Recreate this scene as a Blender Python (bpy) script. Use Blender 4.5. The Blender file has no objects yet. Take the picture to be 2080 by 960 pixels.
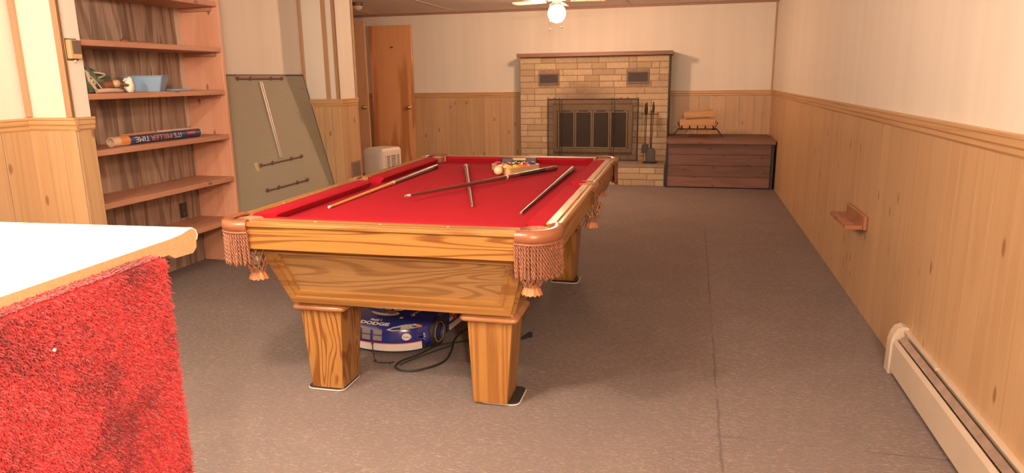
import bpy, bmesh, math, random
from mathutils import Vector, Matrix, noise as mnoise
random.seed(7)
PI = math.pi
COL = bpy.context.scene.collection
sc = bpy.context.scene

# ------------------------------------------------------------------ materials
def srgb(h):
    h = h.lstrip('#'); v = [int(h[i:i+2], 16)/255 for i in (0, 2, 4)]
    return tuple(c/12.92 if c <= .04045 else ((c+.055)/1.055)**2.4 for c in v)

class NT:
    def __init__(s, name):
        s.m = bpy.data.materials.new(name); s.m.use_nodes = True
        s.t = s.m.node_tree; s.t.nodes.clear()
        s.out = s.t.nodes.new('ShaderNodeOutputMaterial')
        s.b = s.t.nodes.new('ShaderNodeBsdfPrincipled')
        s.t.links.new(s.b.outputs[0], s.out.inputs[0])
    def n(s, typ, **kw):
        nd = s.t.nodes.new('ShaderNode'+typ)
        for k, v in kw.items():
            if k.startswith('i_'):
                key = k[2:]; key = int(key) if key.isdigit() else key.replace('_', ' ')
                nd.inputs[key].default_value = v
            else: setattr(nd, k, v)
        return nd
    def l(s, a, b): s.t.links.new(a, b)
    def math(s, op, a, b=None, c=None, clamp=False):
        nd = s.n('Math', operation=op, use_clamp=clamp)
        for i, v in enumerate((a, b, c)):
            if v is None: continue
            if isinstance(v, (int, float)): nd.inputs[i].default_value = v
            else: s.l(v, nd.inputs[i])
        return nd.outputs[0]
    def mix(s, fac, a, b, mode='MIX'):
        nd = s.n('Mix', data_type='RGBA', blend_type=mode)
        for i, v in ((0, fac), (6, a), (7, b)):
            if isinstance(v, (int, float)): nd.inputs[i].default_value = v
            elif isinstance(v, tuple): nd.inputs[i].default_value = (*v[:3], 1)
            else: s.l(v, nd.inputs[i])
        return nd.outputs[2]
    def maprange(s, v, a, b, c, d, typ='LINEAR'):
        nd = s.n('MapRange', interpolation_type=typ)
        s.l(v, nd.inputs[0])
        for i, x in enumerate((a, b, c, d)): nd.inputs[i+1].default_value = x
        return nd.outputs[0]
    def coords(s, scale=(1, 1, 1), tone=True, rot=(0, 0, 0), mul=31.7):
        tc = s.n('TexCoord'); v = tc.outputs['Object']
        if tone:
            at = s.n('Attribute', attribute_name='tone')
            ad = s.n('VectorMath', operation='MULTIPLY_ADD')
            s.l(at.outputs['Color'], ad.inputs[0]); ad.inputs[1].default_value = (mul, mul*.7, mul*1.3); s.l(v, ad.inputs[2])
            v = ad.outputs[0]
        mp = s.n('Mapping'); s.l(v, mp.inputs[0]); mp.inputs['Scale'].default_value = scale; mp.inputs['Rotation'].default_value = rot
        return mp.outputs[0]

def flat(name, col, rough=.5, metal=0., coat=0., noise=.0, nscale=30, bump=0., emit=None, sheen=0., spec=None):
    s = NT(name); b = s.b
    b.inputs['Base Color'].default_value = (*col, 1); b.inputs['Roughness'].default_value = rough
    b.inputs['Metallic'].default_value = metal; b.inputs['Coat Weight'].default_value = coat
    if spec is not None: b.inputs['Specular IOR Level'].default_value = spec
    if sheen: b.inputs['Sheen Weight'].default_value = sheen
    if noise or bump:
        c = s.coords((1, 1, 1), tone=False)
        nz = s.n('TexNoise', i_Scale=nscale, i_Detail=4.); s.l(c, nz.inputs[0])
        if noise:
            f = s.maprange(nz.outputs[0], .3, .7, 1-noise, 1+noise)
            cc = s.n('VectorMath', operation='SCALE'); cc.inputs[0].default_value = col; s.l(f, cc.inputs['Scale'])
            s.l(cc.outputs[0], b.inputs['Base Color'])
        if bump:
            bp_ = s.n('Bump', i_Strength=bump, i_Distance=.004); s.l(nz.outputs[0], bp_.inputs['Height']); s.l(bp_.outputs[0], b.inputs['Normal'])
    if emit:
        b.inputs['Emission Color'].default_value = (*emit[:3], 1); b.inputs['Emission Strength'].default_value = emit[3]
    return s.m

def wood(name, light, dark, axis='Z', cross=5., along=.7, rings=16., ringmix=.6, fine=.25, knots=0., knotcol=None,
         rough=.45, coat=0., tonevar=.12, bump=.15, blot=0., thin=-.2, dist=.25):
    s = NT(name)
    def sc3(c, a): return {'X': (a, c, c), 'Y': (c, a, c), 'Z': (c, c, a)}[axis]
    v = s.coords(sc3(cross, along))
    n1 = s.n('TexNoise', i_Scale=1., i_Detail=1.5, i_Distortion=dist, i_Roughness=.4); s.l(v, n1.inputs[0])
    r = s.math('MULTIPLY', n1.outputs[0], rings*2*PI); r = s.math('SINE', r)
    r = s.maprange(r, thin, 1., 0., 1., 'SMOOTHSTEP')
    v2 = s.coords(sc3(cross*28, along*7))
    n2 = s.n('TexNoise', i_Scale=1., i_Detail=2.); s.l(v2, n2.inputs[0])
    f = s.maprange(n2.outputs[0], .35, .7, 0., 1.)
    tot = s.math('ADD', s.math('MULTIPLY', r, ringmix), s.math('MULTIPLY', f, fine), clamp=True)
    col = s.mix(tot, light, dark)
    if knots:
        v3 = s.coords((1, 1, 1)); sx3 = s.n('SeparateXYZ'); s.l(v3, sx3.inputs[0]); O_ = sx3.outputs
        al, c1, c2 = {'X': (O_[0], O_[1], O_[2]), 'Y': (O_[1], O_[0], O_[2]), 'Z': (O_[2], O_[0], O_[1])}[axis]
        cb = s.n('CombineXYZ'); s.l(s.math('MULTIPLY', s.math('ADD', c1, c2), 5.5), cb.inputs[0]); s.l(s.math('MULTIPLY', al, 2.4), cb.inputs[1])
        nzk = s.n('TexNoise', i_Scale=3., i_Detail=1.); s.l(cb.outputs[0], nzk.inputs[0])
        vo = s.n('TexVoronoi', i_Scale=knots, i_Randomness=1., voronoi_dimensions='2D'); s.l(cb.outputs[0], vo.inputs[0])
        dk = s.math('ADD', vo.outputs['Distance'], s.math('MULTIPLY', s.math('SUBTRACT', nzk.outputs[0], .5), .05))
        k = s.maprange(dk, .035, .085, 1., 0., 'SMOOTHSTEP')
        spk = s.n('SeparateColor'); s.l(vo.outputs['Color'], spk.inputs[0])
        k = s.math('MULTIPLY', k, s.math('GREATER_THAN', spk.outputs[0], .32))
        col = s.mix(s.math('MULTIPLY', k, .75), col, knotcol or tuple(c*.4 for c in dark))
    if blot:
        v4 = s.coords(sc3(4, 1.5)); n4 = s.n('TexNoise', i_Scale=1., i_Detail=3.); s.l(v4, n4.inputs[0])
        col = s.mix(s.maprange(n4.outputs[0], .45, .75, 0, blot), col, tuple(c*.5 for c in dark))
    at = s.n('Attribute', attribute_name='tone')
    sep = s.n('SeparateColor'); s.l(at.outputs['Color'], sep.inputs[0])
    g = s.maprange(sep.outputs[0], 0, 1, 1-tonevar, 1+tonevar)
    sc_ = s.n('VectorMath', operation='SCALE'); s.l(col, sc_.inputs[0]); s.l(g, sc_.inputs['Scale'])
    s.l(sc_.outputs[0], s.b.inputs['Base Color'])
    s.b.inputs['Roughness'].default_value = rough; s.b.inputs['Coat Weight'].default_value = coat
    s.b.inputs['Coat Roughness'].default_value = .15
    if bump:
        bp_ = s.n('Bump', i_Strength=bump, i_Distance=.002); s.l(tot, bp_.inputs['Height']); bp_.invert = True
        s.l(bp_.outputs[0], s.b.inputs['Normal'])
    return s.m

M = {}
OAK_L, OAK_D = (.40, .198, .052), (.18, .058, .010)
for ax in 'XYZ':
    M['oak'+ax] = wood('oak_grain_'+ax, OAK_L, OAK_D, ax, cross=10 if ax != 'Z' else 11, along=.7 if ax != 'Z' else 1.7, rings=10, ringmix=.75, fine=.3, rough=.35, coat=.25, tonevar=.05, thin=.25, dist=.5)
    M['oakrail'+ax] = wood('oak_rail_grain_'+ax, OAK_L, OAK_D, ax, cross=12, along=.6, rings=7, ringmix=.45, fine=.35, rough=.5, coat=.08, tonevar=.04, thin=.1)
    M['oakcab'+ax] = wood('oak_cabinet_grain_'+ax, (.40, .225, .085), (.24, .115, .035), ax, cross=7, along=.7, rings=16, ringmix=.7, fine=.35, rough=.35, coat=.2, tonevar=.04, thin=-.1, dist=.6)
    M['oakplain'+ax] = wood('oak_straight_grain_'+ax, OAK_L, OAK_D, ax, cross=26, along=.5, rings=3, ringmix=.45, fine=.35, rough=.35, coat=.25, tonevar=.05)
    M['pine'+ax] = wood('knotty_pine_'+ax, (.58, .375, .205), (.46, .265, .122), ax, cross=6, along=.3, rings=7, ringmix=.3, fine=.35, knots=.9, knotcol=(.24, .095, .03), rough=.42, coat=.1, tonevar=.06, bump=.05)
    M['rail'+ax] = wood('pine_trim_'+ax, (.60, .37, .18), (.47, .25, .10), ax, cross=16, along=.5, rings=4, ringmix=.5, fine=.4, rough=.4, coat=.15, tonevar=.05, bump=.05)
    M['shelf'+ax] = wood('stained_pine_'+ax, (.56, .28, .175), (.40, .18, .105), ax, cross=7, along=.7, rings=4, ringmix=.4, fine=.35, knots=1.2, knotcol=(.14, .06, .035), rough=.5, tonevar=.08)
    M['chest'+ax] = wood('dark_stained_boards_'+ax, (.20, .098, .072), (.13, .06, .045), ax, cross=7, along=.8, rings=4, ringmix=.4, fine=.5, knots=1.3, knotcol=(.05, .025, .02), rough=.6, tonevar=.25)
M['battenZ'] = wood('batten_strip', (.50, .30, .17), (.40, .22, .11), 'Z', cross=14, along=.5, rings=3, ringmix=.4, fine=.4, rough=.45)
M['panel'] = wood('dark_grooved_panelling', (.46, .33, .245), (.20, .125, .09), 'Z', cross=4.5, along=.45, rings=9, ringmix=.62, fine=.6, rough=.45, tonevar=.12)
M['sideboard'] = wood('knotty_side_board', (.72, .38, .25), (.60, .28, .17), 'Z', cross=4, along=.8, rings=3, ringmix=.4, fine=.3, knots=1.1, knotcol=(.16, .06, .035), rough=.45, tonevar=.03)
M['doorwood'] = wood('door_veneer', (.84, .43, .20), (.56, .235, .09), 'Z', cross=3.2, along=.5, rings=4, ringmix=.85, fine=.25, rough=.35, coat=.2, tonevar=.05)
M['doorwood2'] = wood('paler_door_veneer', (.80, .50, .30), (.68, .38, .21), 'Z', cross=2.2, along=.4, rings=2.5, ringmix=.4, fine=.25, rough=.4, coat=.1, tonevar=.05)
M['mantel'] = wood('mantel_wood', (.25, .12, .07), (.17, .07, .04), 'X', cross=9, along=.6, rings=4, rough=.5)
M['log'] = wood('split_firewood', (.56, .33, .17), (.42, .21, .09), 'X', cross=9, along=.9, rings=4, ringmix=.4, fine=.5, rough=.85, bump=.5, tonevar=.1)
M['bark'] = flat('bark', (.10, .055, .035), .9, noise=.4, nscale=40, bump=.6)
M['cap'] = wood('leg_cap_wood', (.42, .19, .075), (.30, .11, .04), 'X', cross=10, along=1, rings=4, rough=.3, coat=.35)
M['rackwood'] = wood('rack_wood', (.62, .43, .21), (.52, .33, .14), 'X', cross=12, along=2, rings=2, rough=.4)
M['ledge'] = wood('cue_rack_wood', (.36, .14, .065), (.26, .09, .04), 'Y', cross=12, along=2, rings=3, rough=.4, coat=.2)

def wallmat(name, col, streak=.03):
    s = NT(name); v = s.coords((9, 9, .35), tone=False)
    n1 = s.n('TexNoise', i_Scale=1., i_Detail=3.); s.l(v, n1.inputs[0])
    g = s.maprange(n1.outputs[0], .3, .7, 1-streak, 1+streak)
    sc_ = s.n('VectorMath', operation='SCALE'); sc_.inputs[0].default_value = col; s.l(g, sc_.inputs['Scale'])
    s.l(sc_.outputs[0], s.b.inputs['Base Color']); s.b.inputs['Roughness'].default_value = .55
    return s.m
M['wall'] = wallmat('cream_wall_panel', (.80, .74, .655))
M['ceiling'] = flat('ceiling_board', (.80, .70, .64), .8, noise=.03, nscale=3)
M['seam'] = flat('ceiling_seam_strip', (.68, .57, .50), .8)
M['crown'] = flat('thin_crown_strip', (.36, .19, .12), .5)

def carpet():
    s = NT('berber_carpet'); v = s.coords((42, 130, 50), tone=False)
    tc = s.n('TexCoord')
    n0 = s.n('TexNoise', i_Scale=3., i_Detail=2.); s.l(tc.outputs['Object'], n0.inputs[0])
    n1 = s.n('TexNoise', i_Scale=1., i_Detail=3., i_Distortion=1.2); s.l(v, n1.inputs[0])
    n2 = s.n('TexNoise', i_Scale=420., i_Detail=1.); s.l(tc.outputs['Object'], n2.inputs[0])
    f = s.maprange(n1.outputs[0], .50, .66, 0, 1, 'SMOOTHSTEP')
    f2 = s.maprange(n2.outputs[0], .3, .7, -.25, .25)
    t = s.math('ADD', f, f2, clamp=True)
    t = s.math('ADD', t, s.maprange(n0.outputs[0], .3, .7, -.12, .12), clamp=True)
    col = s.mix(t, (.212, .172, .163), (.335, .275, .25))
    # seams where two widths of carpet meet
    sep = s.n('SeparateXYZ'); s.l(tc.outputs['Object'], sep.inputs[0])
    nw = s.n('TexNoise', i_Scale=9.); s.l(tc.outputs['Object'], nw.inputs[0])
    wob = s.math('MULTIPLY', s.math('SUBTRACT', nw.outputs[0], .5), .02)
    dx = s.math('ABSOLUTE', s.math('ADD', s.math('SUBTRACT', sep.outputs[0], .152), wob))
    lx = s.math('MULTIPLY', s.maprange(dx, .002, .007, 1, 0), s.maprange(sep.outputs[1], 6.2, 6.6, 1, 0))
    lx = s.math('MULTIPLY', lx, s.maprange(sep.outputs[1], 1.9, 2.3, 0, 1))
    rx = s.maprange(sep.outputs[0], .12, .16, 0, 1)
    dy = s.math('ABSOLUTE', s.math('ADD', s.math('SUBTRACT', sep.outputs[1], 2.54), wob))
    ly = s.math('MULTIPLY', s.maprange(dy, .002, .006, 1, 0), rx)
    dy2 = s.math('ABSOLUTE', s.math('ADD', s.math('SUBTRACT', sep.outputs[1], 5.82), wob))
    ly2 = s.math('MULTIPLY', s.maprange(dy2, .003, .010, 1, 0), rx)
    bro = s.maprange(n0.outputs[0], .40, .52, .25, 1)
    seam = s.math('MULTIPLY', s.math('MAXIMUM', s.math('MAXIMUM', lx, ly), ly2), s.math('MULTIPLY', bro, .42))
    col = s.mix(seam, col, (.06, .04, .035))
    s.l(col, s.b.inputs['Base Color']); s.b.inputs['Roughness'].default_value = .95; s.b.inputs['Specular IOR Level'].default_value = .15
    bp_ = s.n('Bump', i_Strength=.6, i_Distance=.006); s.l(t, bp_.inputs['Height']); s.l(bp_.outputs[0], s.b.inputs['Normal'])
    return s.m
M['carpet'] = carpet()

def brickmat():
    s = NT('buff_roman_brick'); tc = s.n('TexCoord')
    at = s.n('Attribute', attribute_name='tone'); sep = s.n('SeparateColor'); s.l(at.outputs['Color'], sep.inputs[0])
    n1 = s.n('TexNoise', i_Scale=35., i_Detail=4.); s.l(tc.outputs['Object'], n1.inputs[0])
    col = s.mix(sep.outputs[0], (.56, .44, .29), (.40, .29, .185))
    col = s.mix(s.maprange(n1.outputs[0], .35, .75, 0, .45), col, (.33, .23, .15))
    # soot stain above the firebox
    sx = s.n('SeparateXYZ'); s.l(tc.outputs['Object'], sx.inputs[0])
    a = s.math('MULTIPLY', s.math('ADD', sx.outputs[0], 1.42), 1.9); bz = s.math('MULTIPLY', s.math('SUBTRACT', sx.outputs[2], 1.06), 3.6)
    d = s.math('SQRT', s.math('ADD', s.math('MULTIPLY', a, a), s.math('MULTIPLY', bz, bz)))
    n3 = s.n('TexNoise', i_Scale=6., i_Detail=3.); s.l(tc.outputs['Object'], n3.inputs[0])
    d = s.math('ADD', d, s.math('MULTIPLY', s.math('SUBTRACT', n3.outputs[0], .5), .7))
    st = s.maprange(d, .1, 1.15, .62, 0, 'SMOOTHSTEP')
    col = s.mix(st, col, (.10, .06, .045))
    s.l(col, s.b.inputs['Base Color']); s.b.inputs['Roughness'].default_value = .9
    bp_ = s.n('Bump', i_Strength=.4, i_Distance=.005); s.l(n1.outputs[0], bp_.inputs['Height']); s.l(bp_.outputs[0], s.b.inputs['Normal'])
    return s.m
M['brick'] = brickmat()
M['mortar'] = flat('mortar', (.30, .20, .13), .95, noise=.2, nscale=40)
M['hearthtop'] = flat('hearth_slab', (.27, .205, .15), .8, noise=.15, nscale=14)
M['black'] = flat('black_paint', (.022, .018, .018), .5)
M['iron'] = flat('black_iron', (.03, .024, .022), .45, metal=.3, noise=.2, nscale=50)
M['brassdull'] = flat('dull_brass', (.34, .225, .12), .42, metal=.55, noise=.12, nscale=25)
M['brass'] = flat('polished_brass', (.80, .60, .28), .18, metal=1.)
M['glassdark'] = flat('smoked_glass', (.035, .026, .023), .18, noise=.2, nscale=8)
M['ventmesh'] = flat('vent_mesh', (.06, .042, .036), .7, noise=.3, nscale=160)
def felt():
    s = NT('red_felt'); tc = s.n('TexCoord')
    n1 = s.n('TexNoise', i_Scale=420., i_Detail=2.); s.l(tc.outputs['Object'], n1.inputs[0])
    n2 = s.n('TexNoise', i_Scale=5., i_Detail=3.); s.l(tc.outputs['Object'], n2.inputs[0])
    c = s.mix(s.maprange(n2.outputs[0], .35, .7, 0, .35), (.39, .011, .024), (.33, .008, .019))
    s.l(c, s.b.inputs['Base Color']); s.b.inputs['Roughness'].default_value = .95; s.b.inputs['Specular IOR Level'].default_value = .05
    s.b.inputs['Sheen Weight'].default_value = .04; s.b.inputs['Sheen Tint'].default_value = (1, .3, .3, 1)
    bp_ = s.n('Bump', i_Strength=.2, i_Distance=.001); s.l(n1.outputs[0], bp_.inputs['Height']); s.l(bp_.outputs[0], s.b.inputs['Normal'])
    return s.m
M['felt'] = felt()
M['leather'] = flat('tan_leather', (.27, .095, .040), .34, coat=.3, noise=.1, nscale=30)
M['rope'] = flat('braided_leather_fringe', (.27, .105, .058), .55, noise=.15, nscale=60)
M['tassel'] = flat('pale_leather_tassel', (.48, .20, .08), .5, noise=.1, nscale=40)
M['net'] = flat('leather_netting', (.34, .16, .09), .6, noise=.2, nscale=50)
M['pearl'] = flat('pearl_inlay', (.8, .72, .6), .2)
M['white'] = flat('white_rubber', (.62, .58, .54), .5)
M['pad'] = flat('black_slider_pad', (.03, .026, .028), .6)
M['laminate'] = flat('white_laminate', (.90, .90, .86), .35)
def pboard():
    s = NT('particle_board'); tc = s.n('TexCoord')
    vo = s.n('TexVoronoi', i_Scale=520.); s.l(tc.outputs['Object'], vo.inputs[0])
    sep = s.n('SeparateColor'); s.l(vo.outputs['Color'], sep.inputs[0])
    c = s.mix(sep.outputs[0], (.52, .35, .19), (.43, .27, .135))
    s.l(c, s.b.inputs['Base Color']); s.b.inputs['Roughness'].default_value = .9
    return s.m
M['pboard'] = pboard()
def shag():
    s = NT('red_shag_carpet'); tc = s.n('TexCoord')
    at = s.n('Attribute', attribute_name='tone'); sep = s.n('SeparateColor'); s.l(at.outputs['Color'], sep.inputs[0])
    n = s.n('TexNoise', i_Scale=8., i_Detail=3.); s.l(tc.outputs['Object'], n.inputs[0])
    c = s.mix(sep.outputs[0], (.38, .012, .018), (.58, .034, .037))
    c = s.mix(s.maprange(n.outputs[0], .47, .66, 0, .8), c, (.17, .006, .010))
    s.l(c, s.b.inputs['Base Color']); s.b.inputs['Roughness'].default_value = .6
    s.b.inputs['Sheen Weight'].default_value = .2
    return s.m
M['shag'] = shag()
M['green'] = flat('green_board', (.37, .35, .265), .7, noise=.06, nscale=60)
M['darkedge'] = flat('board_dark_edge', (.07, .055, .045), .6)
M['brownmetal'] = flat('brown_metal_rail', (.17, .085, .065), .45)
M['silver'] = flat('aluminium_channel', (.62, .55, .50), .35, metal=.5)
M['yellowtag'] = flat('yellow_card_tag', (.62, .52, .30), .7)
M['pinktag'] = flat('pale_paper_sticker', (.40, .27, .20), .7)
M['plastic'] = flat('cream_plastic', (.66, .57, .49), .4)
M['plasticdark'] = flat('dark_slot', (.07, .045, .035), .7)
M['heater'] = flat('cream_enamel', (.60, .49, .38), .4, noise=.04, nscale=6)
M['heaterin'] = flat('heater_inner_metal', (.30, .22, .18), .4, metal=.4, noise=.2, nscale=20)
M['gold'] = flat('gold_thermostat_plastic', (.62, .40, .20), .35)
M['tanplate'] = flat('brown_thermostat_plate', (.16, .11, .08), .4)
M['bluebin'] = flat('blue_plastic', (.26, .40, .58), .4)
M['greencloth'] = flat('green_cloth', (.13, .19, .12), .85, noise=.2, nscale=20)
M['creamcloth'] = flat('cream_strap', (.66, .55, .44), .8, noise=.08, nscale=40)
M['pinkcloth'] = flat('pink_beige_cloth', (.60, .42, .32), .85)
M['whitecloth'] = flat('white_crumpled_paper', (.85, .85, .70), .7)
M['brownobj'] = flat('brown_wooden_pieces', (.24, .10, .05), .5)
M['tanobj'] = flat('tan_wood', (.56, .36, .20), .5)
M['navy'] = flat('navy_print', (.03, .045, .13), .4)
M['orange'] = flat('orange_print', (.66, .24, .07), .5)
M['whitep'] = flat('white_print', (.72, .68, .62), .5)
M['redp'] = flat('red_print', (.50, .05, .05), .4)
M['paper'] = flat('cream_paper_tube', (.66, .47, .34), .7)
M['carblue'] = flat('glossy_blue_car_paint', (.018, .028, .21), .22, coat=.8)
M['carwhite'] = flat('white_car_decal', (.72, .70, .68), .35)
M['carred'] = flat('red_car_stripe', (.62, .03, .05), .35)
M['grey'] = flat('grey_decal', (.24, .21, .20), .5)
M['lens'] = flat('headlight_decal', (.42, .42, .36), .2, noise=.5, nscale=90)
M['tyre'] = flat('tyre_rubber', (.022, .02, .02), .6)
M['rimline'] = flat('tan_rim_ring', (.40, .28, .20), .4)
M['carglass'] = flat('car_window_black', (.015, .015, .02), .15)
M['cord'] = flat('black_cord', (.02, .018, .018), .5)
M['cueblack'] = flat('black_cue_wrap', (.02, .017, .017), .38, coat=.3)
M['cuemaple'] = flat('orange_maple', (.68, .33, .10), .25, coat=.5)
M['cuewalnut'] = flat('dark_red_brown_lacquer', (.13, .03, .022), .2, coat=.6)
M['cuegrey'] = flat('brown_grey_cue', (.20, .135, .10), .35, coat=.2, noise=.15, nscale=60)
M['cuedark'] = flat('dark_cue', (.03, .022, .021), .38, coat=.15)
M['ferrule'] = flat('ivory_ferrule', (.75, .62, .45), .35)
M['globe'] = flat('lit_glass_globe', (.9, .85, .8), .3, emit=(1, .60, .37, 290.))
M['globe2'] = flat('lit_glass_globe_near_bar', (.9, .85, .8), .3, emit=(1, .74, .56, 385.))
M['fan'] = flat('white_fan_blade', (.72, .62, .50), .5)
M['dome'] = flat('unlit_frosted_dome', (.62, .46, .36), .4)
M['domebase'] = flat('brown_dome_base', (.12, .065, .05), .4)
M['outlet'] = flat('dark_brown_outlet', (.055, .035, .028), .5)
M['plaster'] = flat('bare_plaster', (.62, .50, .40), .9)
def meshmat():
    s = NT('fire_screen_mesh'); s.b.inputs['Base Color'].default_value = (.06, .04, .03, 1); s.b.inputs['Roughness'].default_value = .6
    s.b.inputs['Alpha'].default_value = .25
    return s.m
M['screenmesh'] = meshmat()

# ------------------------------------------------------------------ mesh helpers
class MB:
    def __init__(s): s.v = []; s.f = []; s.t = []; s.mi = []; s.cur = 0; s.smooth = []
    def add(s, vs, fs, tone=None, smooth=False):
        o = len(s.v); s.v += [tuple(p) for p in vs]
        if tone is None: tone = (.5, .5, .5)
        for f in fs: s.f.append(tuple(i+o for i in f)); s.t.append(tone); s.mi.append(s.cur); s.smooth.append(smooth)
    def box(s, a, b, tone=None, mat=None):
        (x0, y0, z0), (x1, y1, z1) = [tuple(min(p, q) for p, q in zip(a, b)), tuple(max(p, q) for p, q in zip(a, b))]
        vs = [(x0,y0,z0),(x1,y0,z0),(x1,y1,z0),(x0,y1,z0),(x0,y0,z1),(x1,y0,z1),(x1,y1,z1),(x0,y1,z1)]
        if mat is not None: vs = [mat @ Vector(p) for p in vs]
        s.add(vs, [(0,3,2,1),(4,5,6,7),(0,1,5,4),(1,2,6,5),(2,3,7,6),(3,0,4,7)], tone)
    def hexa(s, bot, top, tone=None):   # two quads (4 points each, ccw from above)
        s.add(list(bot)+list(top), [(3,2,1,0),(4,5,6,7),(0,1,5,4),(1,2,6,5),(2,3,7,6),(3,0,4,7)], tone)
    def prism(s, poly, axis, a, b, tone=None, smooth=False):
        # poly list of 2D; axis 'X': (y,z), 'Y': (x,z), 'Z': (x,y)
        def P(p, t): return {'X': (t, p[0], p[1]), 'Y': (p[0], t, p[1]), 'Z': (p[0], p[1], t)}[axis]
        n = len(poly); vs = [P(p, a) for p in poly]+[P(p, b) for p in poly]
        s.add(vs, [tuple(range(n))[::-1], tuple(range(n, 2*n))], tone)
        s.add(vs, [(i, (i+1) % n, n+(i+1) % n, n+i) for i in range(n)], tone, smooth)
    def loft(s, rings, closed=True, caps=True, tone=None, smooth=True):
        n = len(rings[0]); vs = [p for r in rings for p in r]; fs = []
        for i in range(len(rings)-1):
            for j in range(n if closed else n-1):
                fs.append((i*n+j, i*n+(j+1) % n, (i+1)*n+(j+1) % n, (i+1)*n+j))
        s.add(vs, fs, tone, smooth)
        if caps and closed:
            s.add(rings[0], [tuple(range(n))[::-1]], tone); s.add(rings[-1], [tuple(range(n))], tone)
    def tube(s, path, r, n=8, tone=None, caps=True):
        path = [Vector(p) for p in path]; rs = r if isinstance(r, (list, tuple)) else [r]*len(path)
        rings = []; up = None
        for i, p in enumerate(path):
            d = (path[min(i+1, len(path)-1)]-path[max(i-1, 0)])
            if d.length < 1e-9: d = Vector((0, 0, 1))
            d.normalize()
            if up is None:
                up = Vector((0, 0, 1)) if abs(d.z) < .9 else Vector((1, 0, 0))
            a = d.cross(up)
            if a.length < 1e-6: a = d.cross(Vector((0, 1, 0)))
            a.normalize(); b = d.cross(a).normalized(); up = -b if True else up
            up = a.cross(d)
            rings.append([p+(a*math.cos(2*PI*k/n)+b*math.sin(2*PI*k/n))*rs[i] for k in range(n)])
        s.loft(rings, True, caps, tone)
    def lathe(s, prof, c=(0, 0, 0), n=24, axis='Z', tone=None, caps=True):
        rings = []
        for r, h in prof:
            ring = []
            for k in range(n):
                a = 2*PI*k/n; x, y = r*math.cos(a), r*math.sin(a)
                p = {'Z': (x, y, h), 'Y': (x, h, y), 'X': (h, x, y)}[axis]
                ring.append((p[0]+c[0], p[1]+c[1], p[2]+c[2]))
            rings.append(ring)
        s.loft(rings, True, caps, tone)
    def sphere(s, c, r, n=20, m=12, sc3=(1, 1, 1), tone=None):
        rings = []
        for i in range(m+1):
            t = PI*i/m; t = min(max(t, .03), PI-.03)
            rings.append([(c[0]+r*sc3[0]*math.sin(t)*math.cos(2*PI*k/n), c[1]+r*sc3[1]*math.sin(t)*math.sin(2*PI*k/n), c[2]-r*sc3[2]*math.cos(t)) for k in range(n)])
        s.loft(rings, True, True, tone)
    def build(s, name, mats, parent=None, bevel=0, loc=None, rot=None, seg=2):
        me = bpy.data.meshes.new(name); me.from_pydata([tuple(v) for v in s.v], [], s.f)
        if not isinstance(mats, (list, tuple)): mats = [mats]
        for m in mats: me.materials.append(M[m] if isinstance(m, str) else m)
        me.polygons.foreach_set('material_index', s.mi); me.polygons.foreach_set('use_smooth', s.smooth)
        at = me.color_attributes.new('tone', 'FLOAT_COLOR', 'CORNER')
        buf = []
        for p in me.polygons:
            t = s.t[p.index]; buf += [t[0], t[1], t[2], 1.]*len(p.vertices)
        at.data.foreach_set('color', buf)
        me.update()
        o = bpy.data.objects.new(name, me); COL.objects.link(o)
        if parent is not None: o.parent = parent
        if loc: o.location = loc
        if rot: o.rotation_euler = rot
        if bevel:
            b = o.modifiers.new('bevel', 'BEVEL'); b.width = bevel; b.segments = seg; b.limit_method = 'ANGLE'; b.angle_limit = .7
        return o
def rt(): return (random.random(), random.random(), random.random())
def empty(name, loc=(0, 0, 0), rz=0, label=None, cat=None, group=None, rot=None):
    o = bpy.data.objects.new(name, None); COL.objects.link(o); o.location = loc; o.empty_display_size = .05
    o.rotation_euler = rot if rot else (0, 0, rz)
    return tag(o, label, cat, group)
def tag(o, label=None, cat=None, group=None, kind=None):
    if label: o['label'] = label
    if cat: o['category'] = cat
    if group: o['group'] = group
    if kind: o['kind'] = kind
    return o
def struct(o): o['kind'] = 'structure'; return o
def text_geo(txt, size, extrude=0., align='CENTER', bold=0.):
    cu = bpy.data.curves.new('txt', 'FONT'); cu.body = txt; cu.size = size; cu.align_x = align; cu.align_y = 'CENTER'; cu.extrude = extrude
    cu.offset = bold; cu.resolution_u = 3
    ob = bpy.data.objects.new('txt', cu); COL.objects.link(ob)
    bpy.context.view_layer.update()
    me = bpy.data.meshes.new_from_object(ob.evaluated_get(bpy.context.evaluated_depsgraph_get()))
    bm = bmesh.new(); bm.from_mesh(me)   # cut into narrow strips so the letters can follow a curved surface
    for i in range(-9, 10):
        bmesh.ops.bisect_plane(bm, geom=bm.verts[:]+bm.edges[:]+bm.faces[:], plane_co=(0, i*size*.09, 0), plane_no=(0, 1, 0))
    bm.verts.index_update()
    vs = [tuple(v.co) for v in bm.verts]; fs = [tuple(v.index for v in p.verts) for p in bm.faces]; bm.free()
    bpy.data.objects.remove(ob); bpy.data.curves.remove(cu); bpy.data.meshes.remove(me)
    return vs, fs

# ------------------------------------------------------------------ camera
cam = bpy.data.cameras.new('camera'); co = bpy.data.objects.new('camera', cam); COL.objects.link(co)
R = Vector((0.96909276, 0.24631855, -0.01365289)); U = Vector((-0.04158062, 0.21764093, 0.9751428)); F = Vector((-0.24316719, 0.94443613, -0.22115633))
co.matrix_world = Matrix(((R.x, U.x, -F.x, 0), (R.y, U.y, -F.y, 0), (R.z, U.z, -F.z, 1.34), (0, 0, 0, 1)))
cam.sensor_width = 36; cam.lens = 1416.14/2080*36; cam.clip_start = .05
sc.camera = co

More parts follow.
